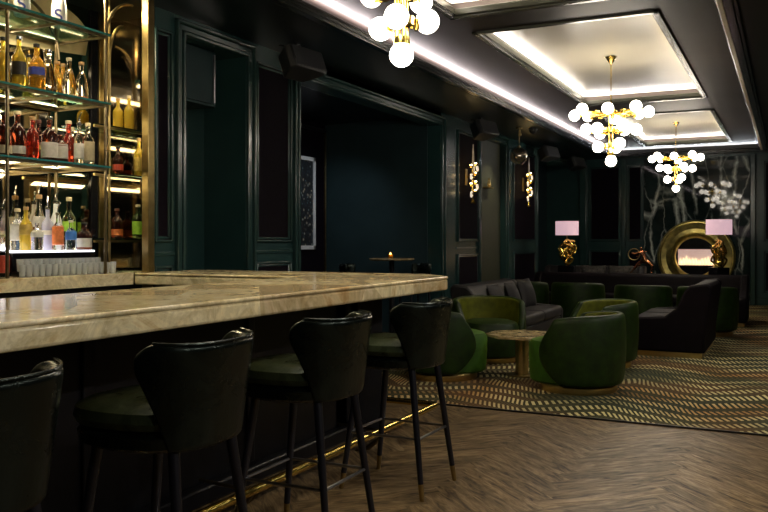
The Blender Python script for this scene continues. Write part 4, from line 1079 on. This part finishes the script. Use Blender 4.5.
# bronze figure with hoop
def skin_obj(name, verts, edges, radii, mat, parent, root=0):
    me = bpy.data.meshes.new(name); me.from_pydata(verts, edges, []); me.materials.append(M[mat])
    o = bpy.data.objects.new(name, me); COL.objects.link(o); o.parent = parent
    md = o.modifiers.new('skin', 'SKIN'); md.use_smooth_shade = True
    for i, r in enumerate(radii): me.skin_vertices[0].data[i].radius = (r, r)
    me.skin_vertices[0].data[root].use_root = True
    sb = o.modifiers.new('sub', 'SUBSURF'); sb.levels = 2; sb.render_levels = 2
    return o
fg = thing('bronze_figurine', 'bronze figurine of a lunging dancer with a hoop, standing on the console', 'figurine', (xb(643, 14.33), 14.33, CT))
V_ = [(0.02, 0, 0.23), (0.015, 0, 0.30), (-0.005, 0, 0.37), (-0.015, 0, 0.40), (-0.03, -0.005, 0.435), (-0.045, -0.01, 0.462),
      (-0.05, 0.02, 0.20), (-0.12, 0.03, 0.13), (-0.19, 0.03, 0.035), (-0.215, 0.01, 0.018),
      (0.09, -0.02, 0.20), (0.155, -0.03, 0.145), (0.135, -0.03, 0.035), (0.165, -0.04, 0.018),
      (-0.06, -0.03, 0.37), (-0.13, -0.04, 0.345), (-0.19, -0.04, 0.36),
      (0.03, 0.04, 0.37), (-0.04, 0.08, 0.33), (-0.13, 0.07, 0.29)]
E_ = [(0, 1), (1, 2), (2, 3), (3, 4), (4, 5), (0, 6), (6, 7), (7, 8), (8, 9), (0, 10), (10, 11), (11, 12), (12, 13), (2, 14), (14, 15), (15, 16), (2, 17), (17, 18), (18, 19)]
rr = [.042, .036, .044, .018, .028, .022, .034, .026, .015, .012, .036, .028, .015, .012, .019, .014, .010, .019, .014, .010]
skin_obj('body', V_, E_, rr, 'copper', fg)
G().tube([(-0.145 + 0.095 * math.cos(2 * PI * i / 32), -0.01, 0.335 + 0.095 * math.sin(2 * PI * i / 32)) for i in range(32)], 0.008, 8, True).build('hoop', 'brass', fg)
G().box(-0.24, 0.20, -0.07, 0.07, 0.0, 0.012).build('base', 'black_gloss', fg, bevel=0.003)

# fireplace
FY = YB - 0.093
fp = thing('fireplace', 'round brass fireplace ring with a glowing fire on the green marble wall', 'fireplace', (-1.70, FY, 0.975))
def ring(prof, seg=64):
    vs, fs = [], []; n = len(prof)
    for i in range(seg):
        a = 2 * PI * i / seg
        for r, d_ in prof: vs.append((r * math.cos(a), -d_, r * math.sin(a)))
    for i in range(seg):
        for k in range(n):
            l = (k + 1) % n; j = (i + 1) % seg
            fs.append((i * n + k, i * n + l, j * n + l, j * n + k))
    return G().add(vs, fs)
ring([(0.755, 0.0), (0.755, 0.07), (0.735, 0.10), (0.705, 0.10), (0.69, 0.07), (0.68, 0.0)], 72).build('outer_rim', 'hammered', fp, angle=60)
ring([(0.685, 0.0), (0.685, 0.06), (0.585, 0.035), (0.50, 0.06), (0.47, 0.09), (0.47, 0.0)], 26).build('dish', 'hammered', fp, smooth=False)
ring([(0.475, 0.0), (0.475, 0.11), (0.45, 0.13), (0.405, 0.11), (0.385, 0.07), (0.385, 0.0)], 72).build('inner_rim', 'hammered', fp, angle=60)
G().cyl((0, -0.012, 0), (0, -0.002, 0), 0.42, seg=48).build('back_plate', 'black_gloss', fp)
fx = G().box(-0.36, 0.36, -0.03, -0.013, -0.19, 0.17).build('firebox', 'black_metal', fp, bevel=0.003)
G().box(-0.345, 0.345, -0.034, -0.031, -0.175, 0.155).build('glow_panel', 'fire_glow', fx)
rn = random.Random(11)
for k in range(11):
    x_ = -0.30 + 0.06 * k; h_ = 0.10 + 0.12 * rn.random(); r_ = 0.026
    q = G().lathe([(0.001, 0), (r_ * .8, h_ * .12), (r_, h_ * .3), (r_ * .6, h_ * .6), (r_ * .2, h_ * .87), (0.001, h_)], 10, (x_, -0.052, -0.172), 1.0, 0.5)
    q.build('flame', 'flame', fx)

# fill spots added out of view in the right soffit to light the bar
def downlight(x, y, power, label):
    t = thing('downlight', label, 'downlight', (x, y, SOF), 0, 'added soffit fill spots')
    G().lathe([(0.045, -0.004), (0.06, -0.006), (0.062, 0.0)], 20).build('ring', 'black_metal', t)
    l = bpy.data.lights.new('spot', 'SPOT'); l.energy = power; l.color = (1.0, 0.93, 0.84); l.spot_size = R(120); l.spot_blend = 0.8; l.shadow_soft_size = 0.05
    o = bpy.data.objects.new('spot', l); COL.objects.link(o); o.location = (x, y, SOF - 0.02); o.rotation_euler = (0, R(34), 0)

for x, y, pw, lb in ((2.4, 0.4, 150, 'added out-of-view fill spot in the soffit nearest the camera'), (2.4, 2.6, 170, 'added out-of-view fill spot in the soffit, second along the row'),
                (2.4, 5.0, 210, 'added out-of-view fill spot in the soffit, third along the row'), (1.6, 8.6, 150, 'added out-of-view fill spot in the soffit, last of the row')):
    downlight(x, y, pw, lb)
